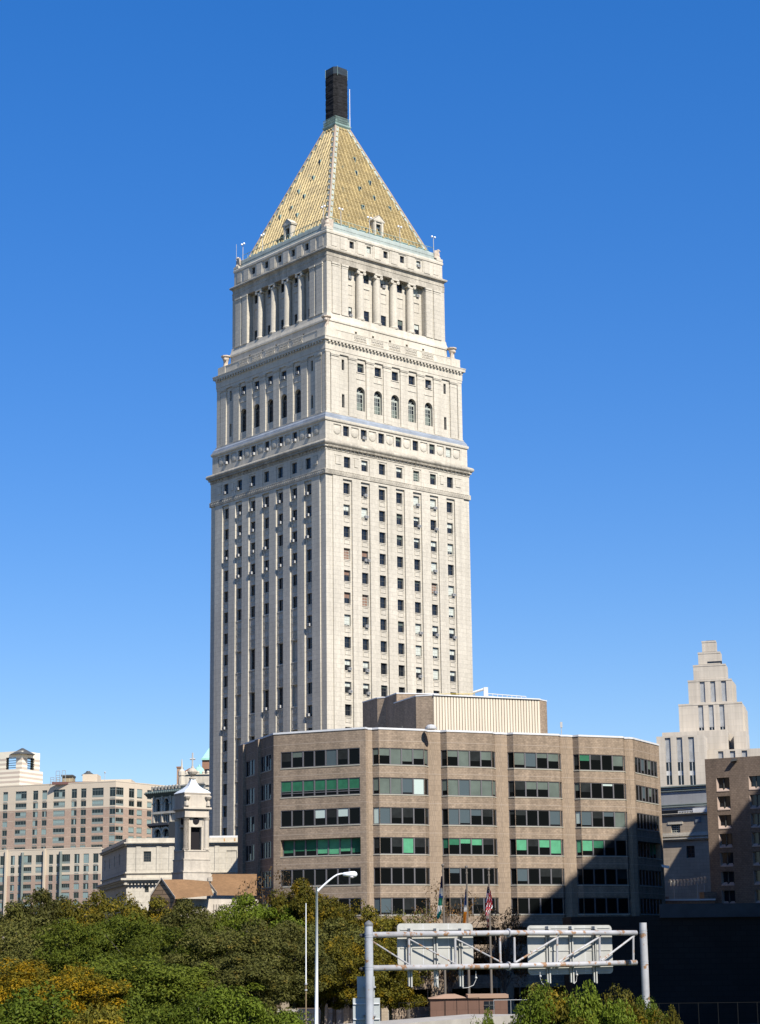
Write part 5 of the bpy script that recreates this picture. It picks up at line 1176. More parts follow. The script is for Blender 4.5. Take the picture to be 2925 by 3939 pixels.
m = MB(); sqblock(m, hwS*1.0, tz(1000), tz(975)); sqblock(m, hwS*.98, tz(975), tz(905)); sqblock(m, hwS*1.06, tz(905), tz(892)); sqblock(m, hwS*1.14, tz(892), tz(868)); sqblock(m, hwB*.93, tz(868), tz(690)); sqblock(m, hwB*.97, tz(690), tz(670)); m.build('entablature', CH, church)
m = MB(); prev = None                                            # swept concave roof
prof = [(hwB*.98, 672), (hwB*.80, 640), (hwB*.55, 610), (hwB*.36, 575), (hwB*.24, 535), (hwB*.17, 500), (hwB*.15, 480)]
for h_, y in prof:
    p = [ctrT+tf*sx*h_+Vector((-tf.y, tf.x))*sy*h_ for sx, sy in ((-1, -1), (1, -1), (1, 1), (-1, 1))]; q_ = [(a.x, a.y, tz(y)) for a in p]
    if prev:
        for i in range(4): m.face(prev[i], prev[(i+1) % 4], q_[(i+1) % 4], q_[i])
    prev = q_
m.face(*prev); m.build('swept_roof', LEADW, church)
m = MB(); zc_ = tz(482); m.lathe((ctrT.x, ctrT.y, zc_), [(.38, 0), (.42, .12), (.2, .25), (.22, .4), (.5, .6), (.62, .85), (.5, 1.1), (.2, 1.3), (.15, 1.5)], 12); m.build('finial_ball', CHD, church)
m = MB(); zt_ = tz(130); m.tube([(ctrT.x, ctrT.y, tz(440)), (ctrT.x, ctrT.y, zt_)], .11, 6); zz = tz(215); m.tube([(ctrT.x-.32, ctrT.y, zz), (ctrT.x+.32, ctrT.y, zz)], .11, 6); m.build('cross', ACM, church)
for sx in (-.78, .78):
    m = MB(); b_ = ctrT+tf*sx*hwB+Vector((tf.y, -tf.x))*hwB*.98; z_ = tz(850); m.lathe((b_.x, b_.y, z_), [(.26, 0), (.2, .35), (.12, .6), (.32, .85), (.42, 1.05), (.3, 1.2), (.1, 1.25)], 10); m.build('scroll_urn', CHD, church)
# roofs
RF = mat('brown_shingle', (.22, .125, .06), .9, brick=(.6, .22, .02, .8, .9), noise=.15, nscale=.5, fine=.12)
def pxq(x, y, dep): return at_y(*t6(x, y), dep)
m = MB()
gl_, gr, gk = pxq(100, 2055, 223.4), pxq(425, 2085, 219.9), pxq(243, 1828, 222.6)            # gable facing left front
rt = pxq(430, 1822, 228.9); ev = pxq(930, 2035, 223.4)
rt = at_z(*t6(430, 1822), gk.z); rt = Vector((rt.x, gk.y+1.2, gk.z)); npl = (gr-gk).cross(rt-gk)
def onplane(x, y): r_ = ray(*t6(x, y)); c_0 = Vector((0, 0, CAMZ)); return c_0+r_*((gk-c_0).dot(npl)/r_.dot(npl))
ev = onplane(930, 2035); rt = onplane(560, 1826); m.face(gk, gr, ev, onplane(862, 1850), rt)
m.face(gk, rt, gk+Vector((-3, 12, -4)), gl_)
m.build('nave_roof', RF, church)
m = MB(); a_, b_ = pxq(915, 1755, 233.4), pxq(1500, 1755, 237.0); c_, d_ = pxq(1500, 2040, 230.7), pxq(975, 2035, 227.1); e_ = pxq(862, 1880, 229.8)
m.face(a_, b_, c_, d_, e_); m.build('aisle_roof', RF, church)
m = MB()
def slab(a, b, t, dz=0.25):
    a, b = Vector(a), Vector(b); o = Vector((0, -t, 0)); m.hexa([a+o, b+o, b+Vector((0, t, 0)), a+Vector((0, t, 0))], [a+o+Vector((0, 0, dz)), b+o+Vector((0, 0, dz)), b+Vector((0, t, dz)), a+Vector((0, t, dz))])
slab(gk, gr, .25); slab(gk, gl_, .25); slab(e_, d_, .3, .35); slab(pxq(862, 1850, 229.4), pxq(915, 1850, 229.4), .2, .5); m.build('verge', CH, church)
m = MB(); F = TF(hwB*1.04); m.fbox(F, 0, F.L, 0, .06, tz(1945), tz(1905)); m.build('flashing', LEADW, church)
m = MB(); m.face(gl_, gr, gk); m.face((gl_.x, gl_.y, 0), (gr.x, gr.y, 0), gr, gl_); m.build('gable_wall', mat('gable_boards', (.30, .20, .12), .9, brick=(3, .5, .06, .4, .8)), church)
m = MB(); m.box(gr.x+.3, 0, 247.6, 248.0, 0, gr.z-.1) if False else None
a, b = gr, pxq(1500, 2060, 226.2)
FCW = Fac((a.x+.2, a.y+2.4), (b.x, b.y+2.9)); m.fbox(FCW, 0, FCW.L, -1, 0, 0, gr.z+.1); m.build('side_wall', CH, church)
m = MB()
for k in range(12): d = 4.6+k*.36; m.fbox(FCW, d, d+.16, 0, .15, gr.z-2.2, gr.z-.5)
m.build('balustrade', CHD, church)
# ================================================================ trees
random.seed(77)
def leafmat(name, c1, c2, c3, th=.58, ns=.55):
    """c1 base, c2 leaf-to-leaf variation, c3 turned leaves in clusters"""
    m = bpy.data.materials.new(name); m.use_nodes = True; nt = m.node_tree; L = nt.links.new; b = nt.nodes['Principled BSDF']; b.inputs['Roughness'].default_value = .55; b.inputs['Specular IOR Level'].default_value = .08
    gm_ = NN(nt, 'ShaderNodeNewGeometry'); tc = NN(nt, 'ShaderNodeTexCoord')
    mx = NN(nt, 'ShaderNodeMix', data_type='RGBA'); L(gm_.outputs['Random Per Island'], mx.inputs[0]); mx.inputs[6].default_value = (*c1, 1); mx.inputs[7].default_value = (*c2, 1)
    n = NN(nt, 'ShaderNodeTexNoise'); L(tc.outputs['Object'], n.inputs['Vector']); n.inputs['Scale'].default_value = ns; n.inputs['Detail'].default_value = 3
    rp = NN(nt, 'ShaderNodeMapRange'); L(n.outputs['Fac'], rp.inputs[0]); rp.inputs[1].default_value = th; rp.inputs[2].default_value = th+.07; rp.inputs[4].default_value = .85
    m2 = NN(nt, 'ShaderNodeMix', data_type='RGBA'); L(rp.outputs[0], m2.inputs[0]); L(mx.outputs[2], m2.inputs[6]); m2.inputs[7].default_value = (*c3, 1)
    oi = NN(nt, 'ShaderNodeObjectInfo'); mr = NN(nt, 'ShaderNodeMapRange'); L(oi.outputs['Random'], mr.inputs[0]); mr.inputs[3].default_value = .72; mr.inputs[4].default_value = 1.4
    vm = NN(nt, 'ShaderNodeVectorMath', operation='SCALE'); L(m2.outputs[2], vm.inputs[0]); L(mr.outputs[0], vm.inputs[3])
    L(vm.outputs[0], b.inputs['Base Color'])
    tr = NN(nt, 'ShaderNodeBsdfTranslucent'); L(vm.outputs[0], tr.inputs['Color']); ms = NN(nt, 'ShaderNodeMixShader'); ms.inputs[0].default_value = .25
    L(b.outputs[0], ms.inputs[1]); L(tr.outputs[0], ms.inputs[2]); L(ms.outputs[0], nt.nodes['Material Output'].inputs['Surface'])
    return m
LM = {'green': leafmat('green_leaves', (.055, .073, .008), (.098, .112, .013), (.13, .11, .012), .64),
      'olive': leafmat('olive_leaves', (.064, .067, .015), (.110, .103, .026), (.15, .11, .02), .63),
      'gold': leafmat('turning_leaves', (.076, .075, .012), (.145, .118, .014), (.23, .15, .010), .55),
      'bright': leafmat('fresh_green_leaves', (.070, .100, .008), (.125, .155, .018), (.16, .14, .014), .62),
      'amber': leafmat('amber_leaves', (.095, .092, .010), (.20, .145, .010), (.36, .21, .008), .49),
      'brown': leafmat('browning_leaves', (.07, .05, .025), (.11, .065, .03), (.16, .08, .02), .55)}
BARK = mat('grey_bark', (.10, .085, .07), .9, noise=.3, nscale=2, fine=.2)
def crown_mesh(seed, R, H, nclump, per, leaf, flat=.4, hole=.0):
    """R radius, H crown height; leaves as small folded cards around twig clusters spread through the crown"""
    r = np.random.RandomState(seed); V = []; cl = []
    for i in range(nclump):
        while True:
            p = r.uniform(-1, 1, 3)
            d = np.linalg.norm(p)
            if d <= 1 and d > .30 and p[2] > -.8: break
        lump = 1+.2*math.sin(3*math.atan2(p[1], p[0])+seed)+r.uniform(-.1, .12)
        c = np.array([p[0]*R*lump, p[1]*R*lump, (p[2]*.5+.5)*H*(.86+.14*lump)]); cl.append(c)
        rad = R*r.uniform(.16, .32); k = int(per*r.uniform(.6, 1.4))
        u = r.normal(size=(k, 3)); u /= np.linalg.norm(u, axis=1)[:, None]; rr = r.uniform(.35, 1, k)**.6
        pos = c+u*rr[:, None]*np.array([rad, rad, rad*flat*1.25]); pos[:, 2] -= .10*rad*(np.hypot(u[:, 0], u[:, 1])*rr)**2*2
        n = u*np.array([.6, .6, .5])+np.array([0, 0, .55])+r.normal(scale=.45, size=(k, 3)); n /= np.linalg.norm(n, axis=1)[:, None]
        t = np.cross(n, r.normal(size=(k, 3))); t /= np.linalg.norm(t, axis=1)[:, None]; b = np.cross(n, t)
        s1 = leaf*r.uniform(.6, 1.5, k)[:, None]; s2 = s1*r.uniform(.35, .6, k)[:, None]
        V.append(np.stack([pos-t*s1, pos-b*s2, pos+t*s1-n*s2*.3, pos+b*s2], 1))
    V = np.concatenate(V).reshape(-1, 3); nf = len(V)//4
    me = bpy.data.meshes.new('crown'); me.vertices.add(len(V)); me.vertices.foreach_set('co', V.ravel().astype(np.float32)); me.loops.add(nf*4); me.loops.foreach_set('vertex_index', np.arange(nf*4, dtype=np.int32))
    me.polygons.add(nf); me.polygons.foreach_set('loop_start', np.arange(0, nf*4, 4, dtype=np.int32)); me.polygons.foreach_set('loop_total', np.full(nf, 4, dtype=np.int32)); me.update(calc_edges=True)
    return me, cl
PROTO = {}
def proto(kind, var):
    key = (kind, var)
    if key in PROTO: return PROTO[key]
    seed = var*31+7; rr = random.Random(seed)
    if kind == 'tree': R, H, base, n, per, leaf = 5.2, 7.6, 3.4, 95, 340, .13
    elif kind == 'sparse': R, H, base, n, per, leaf = 4.4, 8.0, 3.2, 80, 60, .12
    else: R, H, base, n, per, leaf = 3.2, 4.4, .3, 90, 320, .085
    if kind == 'big': R, H, base, n, per, leaf = 6.0, 8.2, 4.0, 120, 430, .125
    me, cl = crown_mesh(seed, R, H, n, per, leaf, .42 if kind != 'shrub' else .6)
    m = MB(); top = base+H*.55
    m.tube([(0, 0, 0), (.1, .05, base*.6), (0, .1, base+.8), (.15, 0, top)], [.26, .21, .17, .06], 7)
    for i in range(0, len(cl), 4 if kind != 'sparse' else 2):
        c = cl[i]; z0 = base+rr.uniform(-.6, H*.25); a = Vector((0, .05, z0)); e = Vector((c[0]*.95, c[1]*.95, c[2]+base)); mid_ = a.lerp(e, .5)+Vector((rr.uniform(-.4, .4), rr.uniform(-.4, .4), .5)); m.tube([a, mid_, e], [.10, .06, .02], 5, False)
        if kind == 'sparse':
            for q in range(3): e2 = e+Vector((rr.uniform(-1, 1), rr.uniform(-1, 1), rr.uniform(.2, 1.2))); m.tube([mid_.lerp(e, .6), e, e2], [.03, .02, .008], 4, False)
    tm = m.build('trunk', BARK); tme = tm.data; bpy.data.objects.remove(tm)
    PROTO[key] = (me, tme, base, R, H); return PROTO[key]
MEM = {}
def tree(kind, var, px, py, dep, rad, mt, label, group, name='tree', cat='tree', rot=0.0, sq=1.0):
    """crown top at photo pixel (px, py) at distance dep; rad = crown radius in metres"""
    me, tme, base, R, H = proto(kind, var); top = at_y(px, py, dep); sxy = rad/R; sz = top.z/(base+H) if kind != 'shrub' else top.z/(base+H)*1.0
    t = thing(name, label, cat, (top.x, dep, 0), group, rot)
    t.scale = (sxy, sxy, sz)
    k = (me.name, mt)
    if k not in MEM: MEM[k] = me.copy(); MEM[k].materials.clear(); MEM[k].materials.append(LM[mt])
    c = bpy.data.objects.new('crown', MEM[k]); COL.objects.link(c); c.parent = t; c.location = (0, 0, base)
    q = bpy.data.objects.new('trunk', tme); COL.objects.link(q); q.parent = t
    return t
D = 1.7706
G1, G2, G3 = 'trees in the far row', 'trees in the middle of the grove', 'trees and shrubs at the near edge'
TREES = [  # kind, variant, x, y of the crown top in photo pixels / 1.7706, distance, radius, leaf colour, label
 ('tree', 1, 18, 1962, 226, 5.2, 'olive', 'olive tree at the left edge under the striped apartment wing', G1),
 ('tree', 2, 105, 1948, 230, 5.6, 'olive', 'olive tree whose top meets the apartment wing between its two dark joints', G1),
 ('sparse', 1, 170, 1940, 228, 4.6, 'olive', 'thin greyish tree in front of the right end of the apartment wing', G1),
 ('tree', 3, 232, 1936, 222, 5.6, 'gold', 'tree with golden green crown before the shaded side of the classical wing', G1),
 ('tree', 1, 312, 1952, 212, 5.6, 'gold', 'rusty golden tree touching the brown church gable', G1),
 ('tree', 2, 400, 1970, 206, 5.0, 'olive', 'olive tree below the church turret', G1),
 ('tree', 3, 472, 1968, 208, 4.6, 'green', 'dark green tree below the brown church roof', G1),
 ('tree', 1, 548, 1946, 214, 5.2, 'bright', 'fresh green tree against the shaded left corner of the tan brick office block', G1),
 ('sparse', 2, 596, 1892, 222, 4.6, 'brown', 'nearly bare tree with a few rusty leaves rising before the office corner', G1),
 ('tree', 2, 640, 1928, 216, 4.8, 'gold', 'golden tree behind the tall white lamp post', G1),
 ('tree', 3, 725, 1952, 212, 4.6, 'gold', 'golden tree just right of the lamp arm', G1),
 ('tree', 1, 792, 1972, 210, 4.8, 'gold', 'golden olive tree behind the left gantry post', G1),
 ('sparse', 1, 885, 1962, 222, 3.9, 'olive', 'thin dark tree left of the green and white flag', G1),
 ('sparse', 2, 972, 1925, 226, 4.0, 'brown', 'bare twiggy tree between the green flag and the orange flag', G1),
 ('sparse', 1, 1092, 1958, 226, 3.2, 'brown', 'bare twiggy tree right of the striped flag', G1),
 ('big', 1, 55, 2010, 182, 5.5, 'olive', 'broad olive tree at the left edge behind the yellow tree', G2),
 ('big', 2, 172, 2004, 178, 5.6, 'green', 'broad deep green tree in the middle of the grove', G2),
 ('big', 3, 285, 1992, 176, 5.4, 'green', 'dense green tree before the classical wing', G2),
 ('big', 1, 395, 2022, 172, 5.3, 'green', 'deep green tree in front of the church', G2),
 ('big', 2, 492, 2020, 170, 5.2, 'olive', 'olive brown tree with layered boughs left of the thin white pole', G2),
 ('big', 3, 585, 2004, 172, 5.2, 'olive', 'layered olive tree behind the thin white pole', G2),
 ('tree', 2, 700, 2010, 186, 5.2, 'olive', 'olive gold tree right behind the tall lamp post', G2),
 ('tree', 3, 778, 2032, 182, 4.2, 'gold', 'turning tree beside the left gantry post', G2),
 ('tree', 1, 848, 2048, 192, 3.6, 'gold', 'small turning tree just right of the left gantry post', G2),
 ('big', 3, 45, 2090, 132, 4.9, 'amber', 'bright amber tree at the left edge', G3),
 ('big', 1, 158, 2108, 128, 4.2, 'amber', 'amber and green tree right of the bright amber one', G3),
 ('big', 2, 300, 2080, 136, 5.2, 'green', 'dark green tree between the amber trees and the shrubs', G3),
 ('tree', 1, 400, 2096, 138, 4.6, 'green', 'dark green tree with a leaning bare bough at the near edge', G3),
 ('tree', 2, 480, 2085, 140, 4.2, 'olive', 'dull olive tree above the yellow green shrub', G3),
 ('shrub', 1, 70, 2166, 106, 4.4, 'bright', 'bright green bush in the bottom left corner', G3),
 ('shrub', 2, 200, 2196, 104, 2.6, 'gold', 'low bush flecked with gold along the bottom edge', G3),
 ('shrub', 3, 300, 2172, 112, 3.0, 'green', 'low dark bush along the bottom edge', G3),
 ('shrub', 1, 420, 2176, 110, 2.8, 'bright', 'yellow green shrub with drooping tips at the bottom edge', G3),
 ('shrub', 2, 505, 2158, 112, 3.4, 'bright', 'larger yellow green shrub next to the one with drooping tips', G3),
 ('shrub', 3, 585, 2178, 114, 2.6, 'bright', 'small yellow green shrub left of the lamp post base', G3),
 ('shrub', 1, 1165, 2166, 92, 1.9, 'bright', 'green shrub in front of the pale kerb wall below the right sign', 'shrubs below the gantry'),
 ('shrub', 2, 1215, 2158, 93, 2.2, 'gold', 'shrub flecked with yellow leaves under the right road sign', 'shrubs below the gantry'),
 ('shrub', 3, 1302, 2142, 92, 1.9, 'bright', 'tallest shrub under the right road sign with upright shoots', 'shrubs below the gantry'),
 ('shrub', 1, 1352, 2172, 93, 2.0, 'gold', 'yellowing shrub left of the right gantry post', 'shrubs below the gantry'),
 ('shrub', 2, 1412, 2184, 94, 1.5, 'bright', 'low green shrub at the foot of the right gantry post', 'shrubs below the gantry'),
 ('shrub', 3, 1456, 2194, 94, 1.2, 'gold', 'low yellowish shrub just right of the right gantry post', 'shrubs below the gantry'),
 ('shrub', 3, 1078, 2200, 94, 1.2, 'bright', 'small low green shrub on the pale kerb wall', 'shrubs below the gantry'),
]
for i, (k, v, x, y, d, r_, mt, lb, gr) in enumerate(TREES):
    tree(k, v, x*D, y*D, d, r_, mt, lb, gr, name='tree' if k != 'shrub' else 'shrub', cat='tree' if k != 'shrub' else 'shrub', rot=i*1.7)
# ================================================================ gantry with road signs seen from behind
g1, g2 = zm(1350, 3500, 2.753), zm(1900, 3500, 2.753)
GAL = mat('rusty_galvanised_steel', (.40, .41, .43), .6, noise=.2, nscale=1.2, metal=.15, streak=.12, spots=((.30, .17, .09), 2.0, .61))
GALR = mat('rusted_steel', (.38, .37, .37), .65, noise=.22, nscale=1.2, metal=.1, spots=((.27, .155, .085), 1.7, .56))
SGN = mat('sign_back_aluminium', (.40, .39, .35), .65, noise=.12, nscale=.8, streak=.06, fine=.02)
DKM = mat('black_fitting', (.03, .03, .03), .6)
dl, dr = 127.0, 139.0
def gp(u, v): t = (u-1435)/(2448-1435); return at_y(u, v, dl+(dr-dl)*t)
pl_ = at_y(1350+190/2.753, 3560, 126)
gan = thing('sign_gantry', 'rusty white steel truss arm with post carrying two road signs seen from behind', 'gantry', (pl_.x, 126, 0))
rp = .5*85/2.753*126/FPX
m = MB(); zt = at_y(*g1(190, 172), 126).z; m.tube([(pl_.x, 126, 0), (pl_.x, 126, zt)], [rp*1.06, rp], 20)
for y in (262, 288, 605, 632): z = at_y(*g1(190, y), 126).z; m.lathe((pl_.x, 126, z-.03), [(rp+.015, 0), (rp+.015, .05)], 20)
m.build('post', GAL, gan, smooth=False)
m = MB(); m.lathe((pl_.x, 126, zt), [(rp*1.1, 0), (rp*1.1, .1), (rp*.9, .2), (rp*.4, .3), (.0, .36)], 20); m.build('post_cap', mat('dark_cap', (.13, .13, .13), .6), gan)
for y in (275, 630):
    c = at_y(*g1(120, y), 126.3); m = MB(); m.tube([(c.x-.1, 126.3, c.z), (c.x+.5, 126.3, c.z)], .14, 10); m.tube([(c.x-.16, 126.3, c.z), (c.x-.1, 126.3, c.z)], .09, 8); m.build('clamp', DKM, gan)
top = [gp(*g1(150, 270)), gp(*g2(150, 246)), gp(*g2(1510, 246))]; bot = [gp(*g1(150, 622)), gp(*g2(150, 598)), gp(*g2(1510, 560))]
m = MB(); m.tube(top, [.19, .185, .18], 18); m.build('chord', GALR, gan, smooth=True)
m = MB(); m.tube(bot, [.19, .185, .18], 18); m.build('chord', GALR, gan, smooth=True)
m = MB()
for p, q in ((top[0], top[2]), (bot[0], bot[2])):
    c = gp(*g2(155, 246 if p is top[0] else 598)); ax = (q-p).normalized()
    m.lathe(c-ax*.06, [(.29, 0), (.29, .05), (.2, .06), (.29, .07), (.29, .12)], 16, ax=ax)
m.build('flange', GALR, gan)
for a, b in [((615, 300), (620, 590)), ((1105, 300), (1110, 580)), ((1580, 290), (1585, 560))]:
    m = MB(); m.tube([gp(*g1(*a)), gp(*g1(*b))], .08, 8); m.build('strut', GALR, gan)
for a, b in [((235, 340), (630, 590)), ((615, 310), (1120, 580)), ((1105, 305), (1600, 560))]:
    m = MB(); m.tube([gp(*g1(*a)), gp(*g1(*b))], .055, 8); m.build('diagonal', GALR, gan)
for a, b in [((218, 290), (222, 560)), ((672, 290), (672, 555)), ((1120, 285), (1125, 545)), ((1478, 275), (1480, 535))]:
    m = MB(); m.tube([gp(*g2(*a)), gp(*g2(*b))], .08, 8); m.build('strut', GALR, gan)
for a, b in [((230, 560), (690, 285)), ((690, 552), (1135, 282)), ((1140, 540), (1490, 275))]:
    m = MB(); m.tube([gp(*g2(*a)), gp(*g2(*b))], .07, 8); m.build('diagonal', GALR, gan)
def sign(gz, x0, x1, y0, y1, brx, bry, label, dd, ribs):
    A_, B_ = gp(*gz(x0, y0)), gp(*gz(x1, y0)); off = .62; F = Fac((A_.x, A_.y+off), (B_.x, B_.y+off))
    a0, zt_ = F.dz(*gz(x0, (y0+y1)/2), 0)[0], F.dz(*gz((x0+x1)/2, y0), 0)[1]; a1, zb_ = F.dz(*gz(x1, (y0+y1)/2), 0)[0], F.dz(*gz((x0+x1)/2, y1), 0)[1]
    t = thing('road_sign', label, 'road sign', tuple(F.pt((a0+a1)/2, 0, zb_)), 'road signs on the gantry')
    m = MB(); r = .30; out = []
    for cx, cz, s0 in ((a1-r, zt_-r, 0), (a0+r, zt_-r, 90), (a0+r, zb_+r, 180), (a1-r, zb_+r, 270)):
        for k in range(7): an = math.radians(s0+15*k); out.append((cx+r*math.cos(an), cz+r*math.sin(an)))
    m.face(*[F.pt(d, 0, z) for d, z in out]); m.face(*[F.pt(d, -.06, z) for d, z in reversed(out)])
    for i in range(len(out)):
        (p, q), (p2, q2) = out[i], out[(i+1) % len(out)]; m.face(F.pt(p, 0, q), F.pt(p2, 0, q2), F.pt(p2, -.06, q2), F.pt(p, -.06, q))
    m.build('panel', SGN, t)
    m = MB()
    for y in ribs: z = F.dz(*gz((x0+x1)/2, y), 0)[1]; m.fbox(F, a0+.2, a1-.2, 0, .05, z-.03, z+.03)
    m.build('rail', SGN, t)
    m = MB(); n = 4
    for k in range(1, 3): d = a0+(a1-a0)*k/3; m.fbox(F, d-.015, d+.015, 0, .012, zb_+.05, zt_-.02)
    m.build('seam', COPING, t)
    for x in brx:
        d = F.dz(*gz(x, 400), .3)[0]; z1, z0 = F.dz(*gz(x, bry[0]), .3)[1], F.dz(*gz(x, bry[1]), .3)[1]; m = MB()
        m.fbox(F, d-.14, d-.045, .05, .16, z0+.06, z1-.1); m.fbox(F, d+.03, d+.14, .05, .2, z0, z1)
        m.fbox(F, d-.12, d+.1, .05, .4, z1-.05, z1+.16); m.build('bracket', SGN, t)
    return F, t
FA, tA = sign(g1, 495, 1297, 145, 598, (640, 915, 1180), (225, 822), 'road sign back with three brackets behind the beam near the capped post', 0, (210, 402))
FB2, tB = sign(g2, 362, 1258, 165, 685, (590, 838, 1082), (200, 780), 'road sign back with drooping bottom edge behind the free end of the beam', 0, (195, 432, 660))
for t_, F, gz, pts, nut in ((tA, FA, g1, [(1325, 650), (1326, 745), (1300, 800), (1245, 825), (1185, 830)], (1328, 722)), (tA, FA, g1, [(910, 650), (905, 740), (915, 800), (935, 828)], (912, 730)), (tB, FB2, g2, [(490, 630), (492, 720), (510, 775), (550, 812)], (495, 705)), (tB, FB2, g2, [(875, 620), (882, 700), (875, 760), (850, 785)], (882, 690))):
    m = MB(); m.tube([F.pt(*[(lambda q: (q[0], .3, q[1]))(F.dz(*gz(*p), .3))][0]) for p in pts], .022, 6); q = F.dz(*gz(*nut), .3); m.ball(F.pt(q[0], .3, q[1]), .085, 8); m.build('conduit', ACM, t_)
pr_ = at_y(1900+1582/2.753, 3560, 137)
t = thing('steel_post', 'rusty white steel post with flat top standing free of the truss end', 'post', (pr_.x, 137, 0)); rp2 = .5*76/2.753*137/FPX
m = MB(); zt = at_y(*g2(1582, 138), 137).z; m.tube([(pr_.x, 137, 0), (pr_.x, 137, zt)], [rp2*1.1, rp2], 20); m.build('shaft', GALR, t)
m = MB()
for y in (218, 245, 545, 572): z = at_y(*g2(1582, y), 137).z; m.lathe((pr_.x, 137, z-.03), [(rp2+.015, 0), (rp2+.015, .05)], 20)
m.build('band', GAL, t)
# sign backs strapped to the capped post
for x0, x1, y0, y1, lb, ribs in ((66, 254, 708, 930, 'narrow upper sign back strapped to the capped gantry post', ()), (22, 312, 938, 1300, 'wider lower sign back with horizontal ribs on the capped gantry post', (998, 1160))):
    a, b = at_y(*g1(x0, y0), 126.9), at_y(*g1(x1, y1), 126.9); t = thing('small_sign', lb, 'sign', ((a.x+b.x)/2, 126.9, b.z), 'sign backs on the gantry post')
    m = MB(); m.box(a.x, b.x, 126.9, 126.94, b.z, a.z); m.build('panel', mat('grey_sign_back', (.38, .40, .39), .6, noise=.08, nscale=1) if x0 == 66 else bpy.data.materials['grey_sign_back'], t)
    if ribs:
        m = MB()
        for y in ribs: z = at_y(*g1(100, y), 126.9).z; m.box(a.x+.02, b.x-.02, 126.82, 126.9, z-.03, z+.03)
        m.build('rib', COPING, t)
    m = MB(); m.box(pl_.x-.4, pl_.x+.4, 126.3, 126.9, (a.z+b.z)/2-.05, (a.z+b.z)/2+.05); m.build('strap', GAL, t)
# ================================================================ street lamp and poles
l7 = zm(1100, 3300, 3.4825)
b_, tp = at_y(*l7(401, 2200), 95), at_y(*l7(416, 395), 95)
lamp = thing('street_lamp', 'tall white street lamp with a curved arm and cobra head', 'street lamp', (b_.x, 95, 0))
m = MB(); m.tube([(b_.x-.01, 95, 0), (tp.x, 95, tp.z)], [.115, .058], 14); m.build('pole', WHITE, lamp, smooth=True)
m = MB(); m.tube([at_y(*l7(x, y), 95) for x, y in ((425, 445), (470, 405), (560, 322), (640, 258), (690, 228), (740, 216), (790, 214))], [.05, .048, .045, .042, .04, .04, .04], 10); m.build('arm', WHITE, lamp, smooth=True)
m = MB(); a, b = at_y(*l7(765, 222), 95), at_y(*l7(958, 228), 95); L_h = b.x-a.x
m.lathe((a.x, 95, a.z), [(.03, 0), (.09, .02), (.11, L_h*.3), (.14, L_h*.55), (.15, L_h*.8), (.11, L_h*.93), (.02, L_h)], 14, ax=(1, 0, -.02)); m.build('lamp_head', WHITE, lamp, smooth=True)
m = MB(); q = at_y(*l7(885, 258), 95); m.ball((q.x, 95, q.z), .13, 12, .55); m.build('lens', mat('lamp_lens', (.55, .5, .5), .3), lamp, smooth=True)
a, b = at_y(*l7(270, 1690), 150), at_y(*l7(270, 610), 150); c = at_y(*l7(268, 2225), 150)
t = thing('thin_pole', 'thin white pole with brown lower part left of the street lamp', 'pole', (c.x, 150, 0))
m = MB(); m.tube([(a.x, 150, a.z), (b.x, 150, b.z)], [.05, .032], 8); m.build('upper_pole', WHITE, t)
m = MB(); m.tube([(c.x, 150, 0), (a.x, 150, a.z)], [.06, .05], 8); m.build('lower_pole', mat('brown_pole_paint', (.22, .16, .09), .7), t)
m = MB()
for y in (1695, 1775): z = at_y(*l7(268, y), 150).z; m.lathe((a.x, 150, z-.05), [(.1, 0), (.1, .12)], 10)
m.build('collar', GAL, t)
# ================================================================ flags
f6 = zm(1600, 3250, 3.304)
POLE = mat('bronze_flagpole', (.14, .12, .10), .45)
FLC = {k: mat('flag_'+k, c, .8) for k, c in (('green', (.01, .16, .11)), ('teal', (.0, .19, .19)), ('white', (.72, .72, .70)), ('navy', (.02, .03, .10)), ('blue', (.04, .13, .36)), ('orange', (.80, .30, .02)), ('red', (.50, .02, .03)))}
def flagpole(xt, yt, dep, lb):
    tp_ = at_y(*f6(xt, yt), dep); t = thing('flagpole', lb, 'flagpole', (tp_.x, dep, 0), 'flagpoles on the plaza'); m = MB()
    m.tube([(tp_.x, dep, 0), (tp_.x, dep, tp_.z)], [.17, .09], 10); m.build('pole', POLE, t); m = MB(); m.ball((tp_.x, dep, tp_.z+.12), .18, 10); m.lathe((tp_.x, dep, tp_.z-.6), [(.13, 0), (.13, .2)], 8); m.build('finial', POLE, t); return tp_
def flag(px_pts, dep, stripes, label, fold=1.0):
    """px_pts: rows (left x, right x, y) from the hoist top to the hanging tip; stripes: list of (material key, end fraction)"""
    rows_ = [(at_y(*f6(a, y), dep), at_y(*f6(b, y), dep)) for a, b, y in px_pts]
    t = thing('flag', label, 'flag', tuple(rows_[0][1]), 'flags hanging from the poles'); n = 24; nx = 8; grid = []
    for i in range(n+1):
        s_ = i/n*(len(rows_)-1); k = min(int(s_), len(rows_)-2); f = s_-k; l_ = rows_[k][0].lerp(rows_[k+1][0], f); r_ = rows_[k][1].lerp(rows_[k+1][1], f)
        grid.append([l_.lerp(r_, j/nx)+Vector((0, .22*fold*math.sin(j*2.1+i*.12), 0)) for j in range(nx+1)])
    ms_ = {}
    for i in range(n):
        for j in range(nx):
            key = stripes(i/n, j/nx); q = ms_.setdefault(key, MB()); q.face(grid[i][j], grid[i][j+1], grid[i+1][j+1], grid[i+1][j])
    cloth = MB(); keys = list(ms_)
    for k_, key in enumerate(keys):
        cloth.mi = k_
        for fc in ms_[key].f: cloth.face(*[ms_[key].v[i] for i in fc])
    cloth.build('cloth', [FLC[k] for k in keys], t)
flagpole(345, 275, 214, 'bronze flagpole with the green and white flag')
flagpole(645, 298, 214, 'bronze flagpole with the orange tipped flag')
